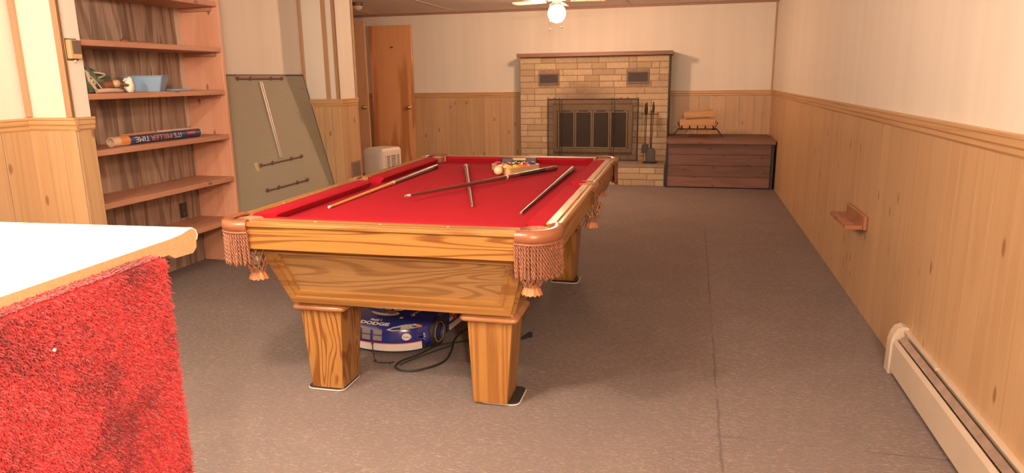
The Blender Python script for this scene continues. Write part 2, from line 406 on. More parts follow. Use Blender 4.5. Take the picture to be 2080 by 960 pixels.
# ------------------------------------------------------------------ room
XR, YB, ZC, ZR = .993, 9.743, 2.262, 1.155
b = MB(); b.box((-6.2, -3.2, -.06), (XR+.1, YB+.1, 0)); struct(b.build('floor', 'carpet'))
b = MB(); b.box((-6.2, -3.2, ZC), (XR+.1, YB+.1, ZC+.08)); struct(b.build('ceiling', 'ceiling'))

def cum(n0, n1, widths, seed):
    rnd = random.Random(seed); out = []; x = n0
    while x < n1-1e-4:
        w = rnd.choice(widths); e = min(x+w, n1)
        if n1-e < .03: e = n1
        out.append((x, e)); x = e
    return out

def wall(name, p0, p1, normal, widths, seed, gap=.004, zr=ZR, ztop=ZC, rail=True, thick=.06, rail_ext=(0, 0), wain=True, bev=.0015):
    """axis-aligned wall from p0 to p1; normal (nx,ny) faces the room"""
    nx, ny = normal; ax = 'X' if ny else 'Y'
    def box_(mb, u0, u1, d0, d1, z0, z1, tone=None):
        if ax == 'X': mb.box((u0, p0[1]+ny*d0, z0), (u1, p0[1]+ny*d1, z1), tone)
        else: mb.box((p0[0]+nx*d0, u0, z0), (p0[0]+nx*d1, u1, z1), tone)
    u0, u1 = (p0[0], p1[0]) if ax == 'X' else (p0[1], p1[1])
    u0, u1 = min(u0, u1), max(u0, u1)
    mb = MB(); box_(mb, u0, u1, -thick, 0, 0, ztop); w = struct(mb.build(name, 'wall'))
    if wain:
        mb = MB()
        for a, e in cum(u0, u1+WEXT.get(seed, 0), widths, seed): box_(mb, a+gap/2, e-gap/2, .0005, .009, 0, zr-.06, rt())
        mb.build('wainscot_panelling', 'pineZ', w, bevel=bev, seg=1)
    if rail:
        # moulded chair rail: profile (depth, z)
        prof = [(0, zr-.072), (.010, zr-.072), (.016, zr-.062), (.016, zr-.045), (.021, zr-.038), (.021, zr-.016), (.026, zr-.012), (.026, zr-.003), (.022, zr), (0, zr)]
        mb = MB(); a, e = u0-rail_ext[0], u1+rail_ext[1]
        if ax == 'X': mb.prism([(p0[1]+ny*d, z) for d, z in prof], 'X', a, e)
        else: mb.prism([(p0[0]+nx*d, z) for d, z in prof], 'Y', a, e)
        mb.build('chair_rail', 'rail'+ax, w)
    return w
WR = [.14, .16, .19, .15]
WEXT = {12: .0085, 15: .0085}
wall('wall_right', (XR, -3.2), (XR, YB), (-1, 0), WR, 3, gap=.0005, zr=1.15, bev=.0004)
wall('wall_back', (-6.2, YB), (XR, YB), (0, -1), [.12, .18, .26, .21, .13, .23], 5, zr=1.150, gap=.007)
LW = [.11, .19, .14, .17]
wall('wall_left', (-3.6, -3.2), (-3.6, 3.16), (1, 0), [.21, .15, .18], 11, zr=1.16)
wall('wall_left', (-3.6, 3.16), (-3.286, 3.16), (0, -1), [.105, .11, .105], 12, zr=1.163, rail_ext=(0, .026), thick=.002)
wall('wall_left', (-3.286, 3.162), (-3.286, 3.277), (1, 0), [.022, .10], 13, zr=1.163, rail_ext=(.0015, .004), thick=.334)
wall('wall_left', (-3.6, 4.54), (-3.6, 6.1), (1, 0), LW, 14, zr=1.16, thick=.05)
wall('wall_left', (-3.6, 6.1), (-3.23, 6.1), (0, -1), [.10, .09, .08], 15, zr=1.172, rail_ext=(0, .026), thick=.002)
wall('wall_left', (-3.23, 6.102), (-3.23, 6.44), (1, 0), [.12, .14, .09], 16, zr=1.172, rail_ext=(.0015, 0), thick=.37)
wall('wall_left', (-5.9, 6.44), (-5.9, YB), (1, 0), LW, 17)
b = MB(); b.box((-6.2, 6.36, 0), (-3.601, 6.44, ZC)); b.box((-3.74, 3.0, 0), (-3.66, 6.4, ZC)); struct(b.build('wall_left', 'wall'))
b = MB(); b.box((-6.2, -3.2, 0), (XR, -3.1, ZC)); struct(b.build('wall_front', 'wall'))

tn = 0
def trim(bx, mat, bevel=.003):
    global tn; tn += 1
    mb = MB()
    for a, e in bx: mb.box(a, e)
    return struct(mb.build('trim_%d' % tn, mat, bevel=bevel))
trim([((-3.592, 3.140, 1.165), (-3.560, 3.160, ZC))], 'battenZ')
trim([((-3.326, 3.150, 1.1635), (-3.276, 3.1595, ZC)), ((-3.2855, 3.150, 1.1635), (-3.276, 3.166, ZC))], 'battenZ')
trim([((-3.599, 6.088, 1.16), (-3.568, 6.1, ZC))], 'battenZ')
trim([((-3.365, 6.091, 1.17), (-3.318, 6.0995, ZC))], 'battenZ')
trim([((-3.262, 6.091, 1.17), (-3.222, 6.0995, ZC)), ((-3.2295, 6.091, 1.17), (-3.222, 6.104, ZC))], 'battenZ')
trim([((-3.2295, 6.425, 0), (-3.212, 6.442, ZC))], 'battenZ')
trim([((XR-.022, YB-.022, 1.15), (XR, YB, ZC))], 'battenZ')
trim([((-6.2, YB-.02, ZC-.03), (XR-.022, YB, ZC))], 'crown')
trim([((XR-.014, 0, ZC-.03), (XR, YB-.03, ZC))], 'crown')
# thin cover strips on the ceiling joints
for x0 in (-4.45, -3.25, -2.05, -.85, .35):
    trim([((x0-.012, 2.0, ZC-.005), (x0+.012, YB-.02, ZC+.001))], 'seam', .002)
# vent low on the left return wall
v = MB(); v.box((-3.2205, 6.225, .405), (-3.212, 6.405, .56)); vo = empty('wall_vent', (0, 0, 0), 0, 'small brown louvred vent low on the pine pillar beside the left door', 'vent')
v.build('frame', flat('vent_brown', (.27, .17, .12), .6), vo, bevel=.002)
v = MB()
for k in range(9): v.box((-3.212, 6.24, .42+k*.0145), (-3.209, 6.39, .427+k*.0145))
v.build('louvres', flat('vent_dark', (.16, .10, .075), .6), vo)

# ------------------------------------------------------------------ doors
def knob(parent, c, axis=(0, -1), name='door_knob', mat='brass'):
    mb = MB(); prof = [(.030, 0), (.031, .004), (.026, .008), (.011, .012), (.010, .028), (.020, .034), (.028, .045), (.029, .054), (.022, .063), (.004, .066)]
    prof = [(r, -h) for r, h in prof]
    mb.lathe(prof, (0, 0, 0), 20, 'Y')
    o = mb.build(name, mat, parent, loc=c); return o
d1 = empty('door_1', (-4.272, 9.70, 0)); d1['kind'] = 'structure'
b = MB(); b.box((-.328, -.018, .01), (.328, .018, 2.105)); b.build('door_leaf', 'doorwood', d1, bevel=.003)
knob(d1, (.255, -.019, .945))
b = MB(); b.tube([(.02, -.018, 1.80), (.02, -.04, 1.80), (.03, -.05, 1.785), (.045, -.045, 1.795)], .004, 6)
b.tube([(.0, -.02, 1.805), (.045, -.02, 1.80)], .005, 6); b.build('coat_hook', 'iron', d1)
d2 = empty('door_2', (-4.49, 9.33, 0)); d2['kind'] = 'structure'; d2.rotation_euler = (0, 0, -.12)
b = MB(); b.box((-.80, -.018, .01), (0, .018, 2.145)); b.build('door_leaf', 'doorwood2', d2, bevel=.003)
knob(d2, (-.055, -.019, .965))

# ------------------------------------------------------------------ bookcase (built in)
bc = empty('bookcase', (0, 0, 0), 0, 'tall built-in dark stained bookcase with five open shelves on the left wall', 'bookcase')
b = MB()
for k, (a, e) in enumerate(cum(3.278, 4.505, [.10, .14, .19, .12], 4)): b.box((-3.650, a+.0015, 0), (-3.630, e-.0015, 2.255), rt())
b.build('back_panel', 'panel', bc, bevel=.0015, seg=1)
b = MB(); b.box((-3.630, 4.508, .0), (-3.30, 4.535, 2.255), (.5, .5, .5)); b.build('side_board', 'sideboard', bc, bevel=.004)
b = MB(); b.box((-3.630, 3.279, .0), (-3.31, 3.299, 2.255), (.3, .5, .5)); b.build('side_board', 'sideboard', bc, bevel=.002)
SH = [.345, .655, .967, 1.287, 1.585, 1.895]
for i, z in enumerate(SH):
    b = MB(); b.box((-3.628, 3.300, z-.034), (-3.300, 4.506, z), (random.random(), .3+.1*i, .5)); b.build('shelf', 'shelfY', bc, bevel=.003)
    b = MB(); b.box((-3.60, 4.484, z-.062), (-3.345, 4.507, z-.0345), (.3, .4, .5)); b.build('shelf_cleat', 'shelfX', bc, bevel=.002)
# ragged strip of bare plaster in the far back corner
b = MB(); rnd = random.Random(5); zs = [i*.02+1.02 for i in range(60)]
pts = [(4.4845-.012-.010*mnoise.noise(Vector((0, z*9, 3)))-(.004 if z > 1.2 else 0), z) for z in zs]
b.prism([(4.507, zs[0])]+pts+[(4.507, zs[-1])], 'X', -3.6295, -3.626)
b.build('bare_plaster_strip', 'plaster', bc)
ou = empty('power_outlet', (-3.629, 4.325, .42), 0, 'dark brown power outlet low on the bookcase back panel', 'outlet')
b = MB(); b.box((0, -.035, -.055), (.006, .035, .055)); b.build('cover_plate', 'outlet', ou, bevel=.002)
for dz in (-.024, .024):
    b = MB(); b.lathe([(.016, .0055), (.016, .008), (.013, .0085)], (0, 0, dz), 16, 'X'); b.build('socket', flat('outlet_socket', (.09, .06, .045), .4), ou)

# things on the shelves
# blue bin
bn = empty('storage_bin', (-3.455, 3.925, 1.2875), -1.15, 'blue open plastic storage bin on the fourth shelf of the bookcase', 'bin')
def frame_ring(hx, hy, z, r=.012, n=4):
    out = []
    for cx, cy, a0 in ((hx-r, hy-r, 0), (-hx+r, hy-r, PI/2), (-hx+r, -hy+r, PI), (hx-r, -hy+r, 3*PI/2)):
        for k in range(n+1):
            a = a0+PI/2*k/n; out.append((cx+r*math.cos(a), cy+r*math.sin(a), z))
    return out
b = MB(); b.loft([frame_ring(.062, .092, 0), frame_ring(.078, .118, .094), frame_ring(.078, .118, .096), frame_ring(.074, .114, .096), frame_ring(.058, .088, .004)], True, True)
b.build('tub', 'bluebin', bn)
b = MB(); b.loft([frame_ring(.079, .119, .094), frame_ring(.085, .125, .095), frame_ring(.085, .125, .101), frame_ring(.074, .114, .101)], True, False); b.build('rim', 'bluebin', bn)
ld = MB(); ld.loft([frame_ring(.085, .07, 0), frame_ring(.09, .075, .004), frame_ring(.09, .075, .012), frame_ring(.08, .065, .014)], True, True)
tag(ld.build('bin_lid', 'bluebin', loc=(-3.43, 4.135, 1.2875), bevel=.001), 'flat blue plastic lid lying beside the blue bin', 'lid')
# green cloth bag heap
bg = empty('cloth_bag', (-3.46, 3.47, 1.2875), 0, 'slumped green cloth bag with cream straps at the near end of the bookcase shelf', 'bag')
def blob(mb, c, r, sc3, amp=.2, f=9, seed=0, n=28, m=16):
    rings = []
    for i in range(m+1):
        t = min(max(PI*i/m, .02), PI-.02); ring = []
        for k in range(n):
            d = Vector((math.sin(t)*math.cos(2*PI*k/n), math.sin(t)*math.sin(2*PI*k/n), -math.cos(t)))
            q = 1+amp*mnoise.noise(d*f/5+Vector((seed, seed*2, 0)))
            p = Vector((d.x*sc3[0], d.y*sc3[1], d.z*sc3[2]))*r*q+Vector(c); p.z = max(p.z, .001); ring.append(p)
        rings.append(ring)
    mb.loft(rings, True, True)
b = MB(); blob(b, (-.05, .04, .055), .12, (.75, 1.35, .66), .35, 11, 3); b.build('bag_body', 'greencloth', bg)
b = MB(); blob(b, (.07, -.08, .07), .075, (.5, .8, 1.), .3, 9, 6); b.build('bag_flap', 'greencloth', bg)
b = MB()
loop = [(.046+.03*math.sin(t*3), -.02+.055*math.cos(t)+.02, .095+.026*math.sin(t)) for t in [i*PI*1.15/12-.9 for i in range(13)]]
b.tube(loop, .006, 6); b.tube([(.10, -.13, .13), (.10, -.105, .115), (.105, -.10, .07), (.115, -.07, .02), (.12, -.02, .01), (.118, .05, .012)], [.010, .012, .009, .008, .010, .012], 8)
b.tube([(.10, -.115, .12), (.115, -.07, .075), (.12, -.03, .02)], .003, 6)
b.build('strap', 'creamcloth', bg)
b = MB(); b.lathe([(.008, 0), (.020, 0), (.020, .006), (.008, .006)], (.112, -.085, .062), 18, 'X', caps=False); b.build('buckle', 'creamcloth', bg)
b = MB(); b.tube([(.125, -.10, .012), (.13, -.02, .016), (.13, .06, .014), (.12, .10, .010)], [.012, .013, .012, .007], 8); 
tag(b.build('rolled_cloth', 'pinkcloth', loc=(-3.46, 3.49, 1.2875)), 'pinkish folded cloth strip lying on the shelf edge below the green bag', 'cloth')
b = MB(); b.lathe([(.006, 0), (.020, .003), (.024, .018), (.02, .033), (.006, .038)], (0, 0, 0), 16, 'X')
pm = empty('wooden_mallet', (-3.355, 3.52, 1.345), 0, 'brown wooden mallet with a pale round face lying on the green bag', 'mallet')
b.build('mallet_head', 'tanobj', pm, loc=(-.005, .03, -.004))
b = MB(); b.tube([(0, .05, -.006), (.0, .17, -.018)], .009, 8); b.build('handle', 'brownobj', pm)
b = MB(); b.tube([(-.01, -.05, -.018), (-.01, .0, -.008), (-.01, .06, -.03)], [.022, .028, .018], 10); b.build('side_grip', 'brownobj', pm)
b = MB(); blob(b, (0, 0, .04), .05, (.45, .62, .95), .6, 14, 8, 14, 9); b.tube([(0, -.03, .075), (.01, -.055, .07)], [.012, .004], 6)
tag(b.build('crumpled_paper', 'whitecloth', loc=(-3.36, 3.672, 1.2875)), 'crumpled white paper standing between the green bag and the blue bin', 'paper')
# rolled poster
pr_ = empty('rolled_banner', (-3.385, 3.49, .997), 0, 'long rolled banner with orange and navy printing lying on the third shelf', 'banner', rot=(0, 0, math.atan2(.0, 1)))
Lr = .79; rr = .029
b = MB(); n = 28
def ringY(r, y): return [(r*math.cos(2*PI*k/n), y, r*math.sin(2*PI*k/n)) for k in range(n)]
b.loft([ringY(rr, 0), ringY(rr, Lr)], True, False); b.loft([ringY(rr-.006, 0), ringY(rr-.006, .12), ringY(.001, .121)], True, False); b.loft([ringY(rr, 0), ringY(rr-.006, 0)], True, False)
b.loft([ringY(rr, Lr), ringY(.001, Lr)], True, False)
b.build('paper_roll', 'paper', pr_)
def band(mb, y0, y1, a0, a1, r=rr+.0008, m=14):
    vs = []; 
    for y in (y0, y1):
        for k in range(m+1):
            a = a0+(a1-a0)*k/m; vs.append((r*math.cos(a), y, r*math.sin(a)))
    mb.add(vs, [(k, k+1, m+2+k, m+1+k) for k in range(m)], None, True)
for q in ((.13, .60, -1.3, 1.2), (.60, .78, -1.3, 1.1)):
    b = MB(); band(b, *q); b.build('navy_print', 'navy', pr_)
for q in ((.055, .13, -.5, 1.1),):
    b = MB(); band(b, *q); b.build('orange_print', 'orange', pr_)
b = MB(); band(b, .64, .72, -.1, .6, rr+.0014); b.build('red_print', 'redp', pr_)
def wrap_text(mb, txt, size, ycen, ac, r, flip=True, stretch=1.):
    vs, fs = text_geo(txt, size, 0, bold=0)
    out = []
    for x, y, z in vs:
        # upside-down lettering: text runs towards -y, tops point downwards
        a = ac - y/r; yy = ycen - x*stretch
        out.append((r*math.cos(a), yy, r*math.sin(a)))
    mb.add(out, [f[::-1] for f in fs])
b = MB(); wrap_text(b, 'TIME.', .050, .222, .12, rr+.0025, stretch=1.12); b.build('white_lettering', 'whitep', pr_)
b = MB(); wrap_text(b, "IT'S", .050, .545, .12, rr+.0025, stretch=.95); b.build('white_lettering', 'whitep', pr_)
b = MB(); wrap_text(b, 'MILLER', .052, .395, .12, rr+.0025, stretch=1.2); b.build('orange_lettering', 'orange', pr_)
b = MB(); b.tube([(-.005, .10, .034), (-.005, .38, .036)], .005, 8); tag(b.build('wooden_dowel', 'orange', loc=(-3.385, 3.49, .997)), 'thin orange stick lying along the near half of the rolled banner', 'stick')
b = MB(); b.tube([(-.005, .40, .036), (-.005, .46, .034), (-.005, .79, .034)], [.004, .006, .004], 8); tag(b.build('wooden_dowel', 'paper', loc=(-3.385, 3.49, .997)), 'thin pale orange stick lying along the far half of the rolled banner', 'stick')
b = MB(); b.lathe([(.010, 0), (.013, .004), (.013, .024), (.010, .028), (.002, .029)], (0, 0, 0), 14); tag(b.build('bottle_cap', 'ferrule', loc=(-3.44, 3.835, 1.012+.024)), 'small cream round cap standing behind the rolled banner', 'cap')
b = MB(); b.lathe([(.010, 0), (.013, .01), (.012, .045), (.010, .048)], (0, 0, 0), 14); 
bpy.data.objects['bottle_cap'].data = b.build('stand_in', 'ferrule').data; bpy.data.objects.remove(bpy.data.objects['stand_in']); bpy.data.objects['bottle_cap'].location = (-3.46, 3.83, .9675+.0)
# bits on the top visible shelf
b = MB(); b.box((-.02, -.085, 0), (.02, .085, .018)); tag(b.build('wood_offcut', 'brownobj', bevel=.002, loc=(-3.46, 3.93, 1.5855)), 'flat brown wood offcut lying on the upper bookcase shelf', 'wood piece')
b = MB(); blob(b, (0, 0, .016), .03, (.6, 1., .6), .4, 9, 2, 12, 8); tag(b.build('wood_lump', 'brownobj', loc=(-3.46, 3.79, 1.5855)), 'small rounded brown wooden lump beside the flat wood offcut on the upper shelf', 'wood piece')

# thermostat
th = empty('thermostat', (-3.286, 3.205, 1.525), 0, 'gold and brown thermostat on the cream wall end beside the bookcase', 'thermostat')
b = MB(); b.box((0, -.042, -.058), (.006, .042, .058)); b.build('wall_plate', 'tanplate', th, bevel=.002)
b = MB(); b.box((.006, -.034, -.05), (.036, .038, .05)); b.build('body', 'gold', th, bevel=.004)
b = MB(); b.box((.036, -.020, -.024), (.0385, .034, .046)); b.build('cover', 'tanplate', th, bevel=.001)
b = MB(); b.lathe([(.007, 0), (.007, .006), (.002, .007)], (.02, .0, -.062), 10, 'X'); b.build('adjust_knob', 'plastic', th)

# ------------------------------------------------------------------ green tabletop leaning on the wall
gx0, gz0, gx1 = -3.573, 1.392, -3.238
ln = math.hypot(gx1-gx0, gz0); tilt = math.atan2(gx1-gx0, gz0)
gt = empty('leaning_tabletop', (gx1-.020, 0, .002), 0, 'large grey-green tabletop with metal rails leaning against the cream wall', 'tabletop', rot=(0, -tilt, 0))
# local: z up the board, +x faces the room
def gl(s, d=0): return ln-s
b = MB(); b.box((-.018, 4.60, .004), (0, 6.085, ln)); b.build('board', 'green', gt, bevel=.002)
b = MB(); b.box((-.020, 4.598, ln-.006), (.003, 6.087, ln+.006)); b.box((-.020, 6.083, .004), (.002, 6.092, ln)); b.build('edge_band', 'darkedge', gt)
def grail(y0, y1, s0, s1):
    p0 = Vector((.012, y0, ln-s0)); p1 = Vector((.012, y1, ln-s1)); mb = MB()
    mb.tube([p0, p1], .006, 8)
    for t in (.03, .28, .72, .97):
        p = p0.lerp(p1, t); mb.box((0, p.y-.010, p.z-.014), (.008, p.y+.010, p.z+.014)); mb.lathe([(.005, .0), (.005, .012)], (.008, p.y, p.z+.013), 8, 'X')
    mb.build('metal_rail', 'brownmetal', gt)
grail(5.045, 5.72, .032, .034); grail(5.004, 5.67, .748, .741); grail(4.99, 5.653, .956, .957)
b = MB(); b.box((0, 5.05, ln-.022), (.006, 5.72, ln-.004)); b.build('upper_plate', 'pinktag', gt)
b = MB(); y0, y1 = 5.361, 5.331
for dy in (-.017, .009):
    b.hexa([(0, y1+dy, ln-.716), (.014, y1+dy, ln-.716), (.014, y1+dy+.009, ln-.716), (0, y1+dy+.009, ln-.716)], [(0, y0+dy, ln-.058), (.014, y0+dy, ln-.058), (.014, y0+dy+.009, ln-.058), (0, y0+dy+.009, ln-.058)])
b.hexa([(0, y1-.017, ln-.716), (.004, y1-.017, ln-.716), (.004, y1+.018, ln-.716), (0, y1+.018, ln-.716)], [(0, y0-.017, ln-.058), (.004, y0-.017, ln-.058), (.004, y0+.018, ln-.058), (0, y0+.018, ln-.058)])
b.build('silver_channel', 'silver', gt)
b = MB(); b.box((0, 4.948, ln-.785), (.003, 4.993, ln-.715)); b.build('yellow_tag', 'yellowtag', gt)
b = MB(); b.box((0, 5.945, ln-.137), (.0015, 6.05, ln-.117)); b.build('paper_sticker', 'pinktag', gt)
# ------------------------------------------------------------------ dehumidifier
dh = empty('dehumidifier', (-3.318, 7.165, 0), -.26, 'cream plastic dehumidifier with side louvres standing before the wooden doors', 'dehumidifier')
b = MB(); W2, D2, H2 = .14, .165, .615
b.loft([frame_ring(W2-.01, D2-.01, .015, .02), frame_ring(W2, D2, .03, .025), frame_ring(W2, D2, H2-.03, .025), frame_ring(W2-.012, D2-.012, H2-.004, .03), frame_ring(W2-.03, D2-.03, H2, .03)], True, True, smooth=False)
b.build('housing', 'plastic', dh, bevel=.002)
b = MB(); b.box((-W2+.02, -D2-.006, .06), (W2-.03, -D2+.002, H2-.06)); b.build('front_panel', 'plastic', dh, bevel=.004)
b = MB(); b.box((W2-.002, -.115, .15), (W2+.001, .125, H2-.075)); b.build('grille_recess', 'plasticdark', dh)
b = MB()
for k in range(24): b.box((W2, -.118, .152+k*.0165), (W2+.005, .128, .160+k*.0165))
for y in (-.118, -.045, .055, .118): b.box((W2, y, .15), (W2+.0055, y+.014, H2-.073))
b.build('louvres', 'plastic', dh)
for x in (-.1, .1):
    for y in (-.12, .12):
        b = MB(); b.lathe([(.014, 0), (.014, .018)], (x, y, 0), 10); b.build('caster', 'black', dh)

# ------------------------------------------------------------------ fireplace
fp = empty('fireplace', (-1.29, YB, 0), 0, 'buff brick fireplace with wooden mantel, glass doors and raised hearth on the back wall', 'fireplace')
fp.location = (0, 0, 0)
CX0, CX1, CY, CZ = -2.268, -.306, 9.36, 1.605
def bricks(mb, x0, x1, z0, z1, yf, seed, holes=(), depth=.03, rows=None):
    rnd = random.Random(seed); n = rows or round((z1-z0)/.0805); h = (z1-z0)/n; g = .0085
    for r in range(n):
        za = z0+r*h+g/2; zb = z0+(r+1)*h-g/2; x = x0; first = True
        while x < x1-.005:
            w = rnd.choice([.10, .19, .29, .29, .39, .39]) if not first else rnd.choice([.10, .20, .29])
            first = False; e = min(x+w, x1)
            if x1-e < .06: e = x1
            segs = [(x+g/2, e-g/2)]
            for hx0, hx1, hz0, hz1 in holes:
                if zb > hz0 and za < hz1:
                    ns = []
                    for a, c in segs:
                        if c <= hx0 or a >= hx1: ns.append((a, c))
                        else:
                            if a < hx0: ns.append((a, hx0))
                            if c > hx1: ns.append((hx1, c))
                    segs = ns
            t = (rnd.random(), rnd.random(), rnd.random()); dy = rnd.uniform(-.003, .003)
            for a, c in segs:
                if c-a > .01: mb.box((a, yf+dy, za), (c, yf+depth, zb), t)
            x = e
VL = (-2.012, -1.728, 1.248, 1.398); VR_ = (-.845, -.552, 1.253, 1.412)
FB = (-1.80, -.765, .36, .975)
b = MB(); bricks(b, CX0, CX1, .0, CZ, CY-.006, 21, holes=(FB, VL, VR_), rows=20); b.build('brick_face', 'brick', fp, bevel=.003, seg=1)
b = MB(); b.box((CX0+.004, CY, 0), (FB[0], YB-.01, CZ-.002)); b.box((FB[1], CY, 0), (CX1-.002, YB-.01, CZ-.002)); b.box((FB[0], CY, FB[3]), (FB[1], YB-.01, CZ-.002)); b.box((FB[0], CY, 0), (FB[1], YB-.01, FB[2])); b.box((FB[0], 9.62, FB[2]), (FB[1], YB-.01, FB[3]))
b.build('mortar_core', 'mortar', fp)
b = MB(); b.prism([(8.80, 0), (YB-.01, 0), (YB-.01, CZ), (CY-.015, CZ), (CY-.015, .26), (8.80, .26)], 'X', CX1+.0005, CX1+.012); b.build('black_side_board', 'black', fp)
HX0 = -2.268
b = MB(); bricks(b, HX0, CX1, 0, .232, 8.80, 33, rows=3, depth=.05); b.build('hearth_bricks', 'brick', fp, bevel=.003, seg=1)
b = MB(); b.box((HX0+.004, 8.806, 0), (CX1-.002, CY, .230)); b.build('hearth_core', 'mortar', fp)
b = MB(); b.box((HX0, 8.80, .232), (CX1, CY-.001, .258)); b.build('hearth_slab', 'hearthtop', fp, bevel=.004)
b = MB(); b.box((-2.292, 9.27, CZ+.002), (-.268, YB-.012, CZ+.050), rt()); b.build('mantel_shelf', 'mantel', fp, bevel=.003)
for V_ in (VL, VR_):
    x0, x1, z0, z1 = V_; b = MB(); t = .022
    for a, e in (((x0, z0), (x1, z0+t)), ((x0, z1-t), (x1, z1)), ((x0, z0+t), (x0+t, z1-t)), ((x1-t, z0+t), (x1, z1-t))): b.box((a[0], CY-.016, a[1]), (e[0], CY+.02, e[1]))
    vf = b.build('vent_frame', flat('vent_frame_metal', (.16, .12, .10), .5), fp, bevel=.002)
    b = MB(); b.box((x0+t, CY-.010, z0+t), (x1-t, CY-.002, z1-t)); b.build('vent_mesh', 'ventmesh', vf)
# glass door unit
x0, x1, z0, z1 = FB
b = MB(); t = .055
for a, e in (((x0-.01, z0-.0), (x1+.01, z0+.045)), ((x0-.01, z1-.07), (x1+.01, z1+.005)), ((x0-.01, z0+.045), (x0+t-.01, z1-.07)), ((x1-t+.01, z0+.045), (x1+.01, z1-.07))): b.box((a[0], CY-.035, a[1]), (e[0], CY+.01, e[1]))
b.build('firebox_frame', 'brassdull', fp, bevel=.003)
gx0_, gx1_, gz0_, gz1_ = x0+.052, x1-.05, z0+.050, z1-.075
w4 = (gx1_-gx0_)/4
for k in range(4):
    a = gx0_+k*w4+.004; e = gx0_+(k+1)*w4-.004; q = .016; b = MB()
    for p0, p1 in (((a, gz0_), (e, gz0_+q)), ((a, gz1_-q), (e, gz1_)), ((a, gz0_+q), (a+q, gz1_-q)), ((e-q, gz0_+q), (e, gz1_-q))): b.box((p0[0], CY-.030, p0[1]), (p1[0], CY-.012, p1[1]))
    g = b.build('glass_door', flat('door_frame_brass%d' % k, (.52, .36, .20), .35, metal=.5), fp, bevel=.002)
    b = MB(); b.box((a+q-.002, CY-.024, gz0_+q-.002), (e-q+.002, CY-.018, gz1_-q+.002)); b.build('glass_pane', 'glassdark', g)
    b = MB(); b.box((a+.05, CY-.036, gz1_-.004), (e-.05, CY-.028, gz1_+.012)); b.build('door_clip', 'iron', g)
# fire screen
fs_ = empty('fire_screen', (-1.27, 9.245, .2585), 0, 'black wire mesh fire screen standing on the hearth before the glass doors', 'fire screen')
SW, SHh = .592, .802
b = MB()
for p, q, r in (((-SW, 0, 0), (-SW, 0, SHh), .006), ((SW, 0, 0), (SW, 0, SHh), .008), ((-SW, 0, SHh), (SW, 0, SHh), .006), ((-SW, 0, .012), (SW, 0, .012), .006)): b.tube([p, q], r, 8)
for x in (-SW, -SW+.09, .37, .46, SW):
    b.sphere((x, 0, SHh+.014), .008, 8, 6)
b.build('screen_frame', 'iron', fs_)
for x in (-.435, -.405, .255, .29):
    b = MB(); b.tube([(x, -.006, .01), (x, -.006, SHh+.02 if x in (-.435, .255) else SHh)], .004, 6); b.build('folding_bar', 'iron', fs_)
b = MB(); b.box((-SW, -.001, .012), (SW, .001, SHh)); b.build('wire_mesh', 'screenmesh', fs_)

# fire tools
TX, TY, TZ = -.50, 9.09, .2585
ts = empty('fire_tool_stand', (TX, TY, TZ), 0, 'black iron tool stand with crossbar on the right end of the hearth', 'tool stand')
b = MB(); b.lathe([(.092, 0), (.095, .006), (.09, .014), (.03, .022)], (0, 0, 0), 24); b.build('base', 'iron', ts)
b = MB(); b.tube([(0, .03, .02), (0, .03, .66)], .007, 8); b.build('post', 'iron', ts)
b = MB(); b.tube([(-.12, 0, .615), (.09, 0, .615)], .005, 6); b.tube([(0, .03, .615), (0, 0, .615)], .005, 6)
for x in (-.12, .09): b.tube([(x, 0, .615), (x, -.004, .628)], .004, 6)
b.build('crossbar', 'iron', ts)
def handle(mb, x, y, z): mb.lathe([(.005, 0), (.013, .03), (.016, .07), (.012, .11), (.007, .125), (.011, .135), (.003, .15)], (x, y, z), 10)
sh = empty('fire_shovel', (TX, TY, TZ), 0, 'black iron fireplace shovel with arched blade hanging on the tool stand', 'shovel')
b = MB(); b.tube([(.015, -.02, .20), (.022, -.02, .40), (.025, -.02, .63)], .005, 6); b.build('shaft', 'iron', sh)
b = MB(); handle(b, .025, -.02, .62); b.build('handle', 'iron', sh)
arch = [(-.052, .022)]+[(-.052+.0, .13)]+[(.005+.057*math.cos(a), .15+.05*math.sin(a)) for a in [PI-i*PI/10 for i in range(11)]]+[(.062, .13), (.062, .022)]
b = MB(); b.prism([(x, z) for x, z in arch], 'Y', -.034, -.030); rim = [(x, -.038, z) for x, z in arch]; b.tube(rim, .006, 6); b.build('blade', flat('worn_iron_blade', (.085, .065, .055), .5, metal=.2, noise=.2), sh)
br = empty('hearth_brush', (TX, TY, TZ), 0, 'black fireplace brush hanging at the left of the tool stand', 'brush')
b = MB(); b.tube([(-.062, -.012, .24), (-.058, -.012, .63)], .006, 6); b.build('shaft', 'iron', br)
b = MB(); handle(b, -.058, -.012, .615); handle(b, -.058, -.012, .60); b.build('handle', 'iron', br)
b = MB(); b.hexa([(-.115, -.03, .125), (-.035, -.03, .125), (-.035, .01, .125), (-.115, .01, .125)], [(-.10, -.025, .24), (-.02, -.025, .24), (-.02, .005, .24), (-.10, .005, .24)]); b.build('bristles', 'iron', br, bevel=.004)
pk = empty('fire_poker', (TX, TY, TZ), 0, 'thin black fireplace poker hanging behind the brush on the tool stand', 'poker')
b = MB(); b.tube([(-.085, .012, .03), (-.08, .012, .30), (-.075, .012, .64)], .0045, 6); b.tube([(-.084, .012, .10), (-.10, .012, .08), (-.105, .012, .10)], .004, 6); b.build('shaft', 'iron', pk)
b = MB(); handle(b, -.075, .012, .60); b.build('handle', 'iron', pk)

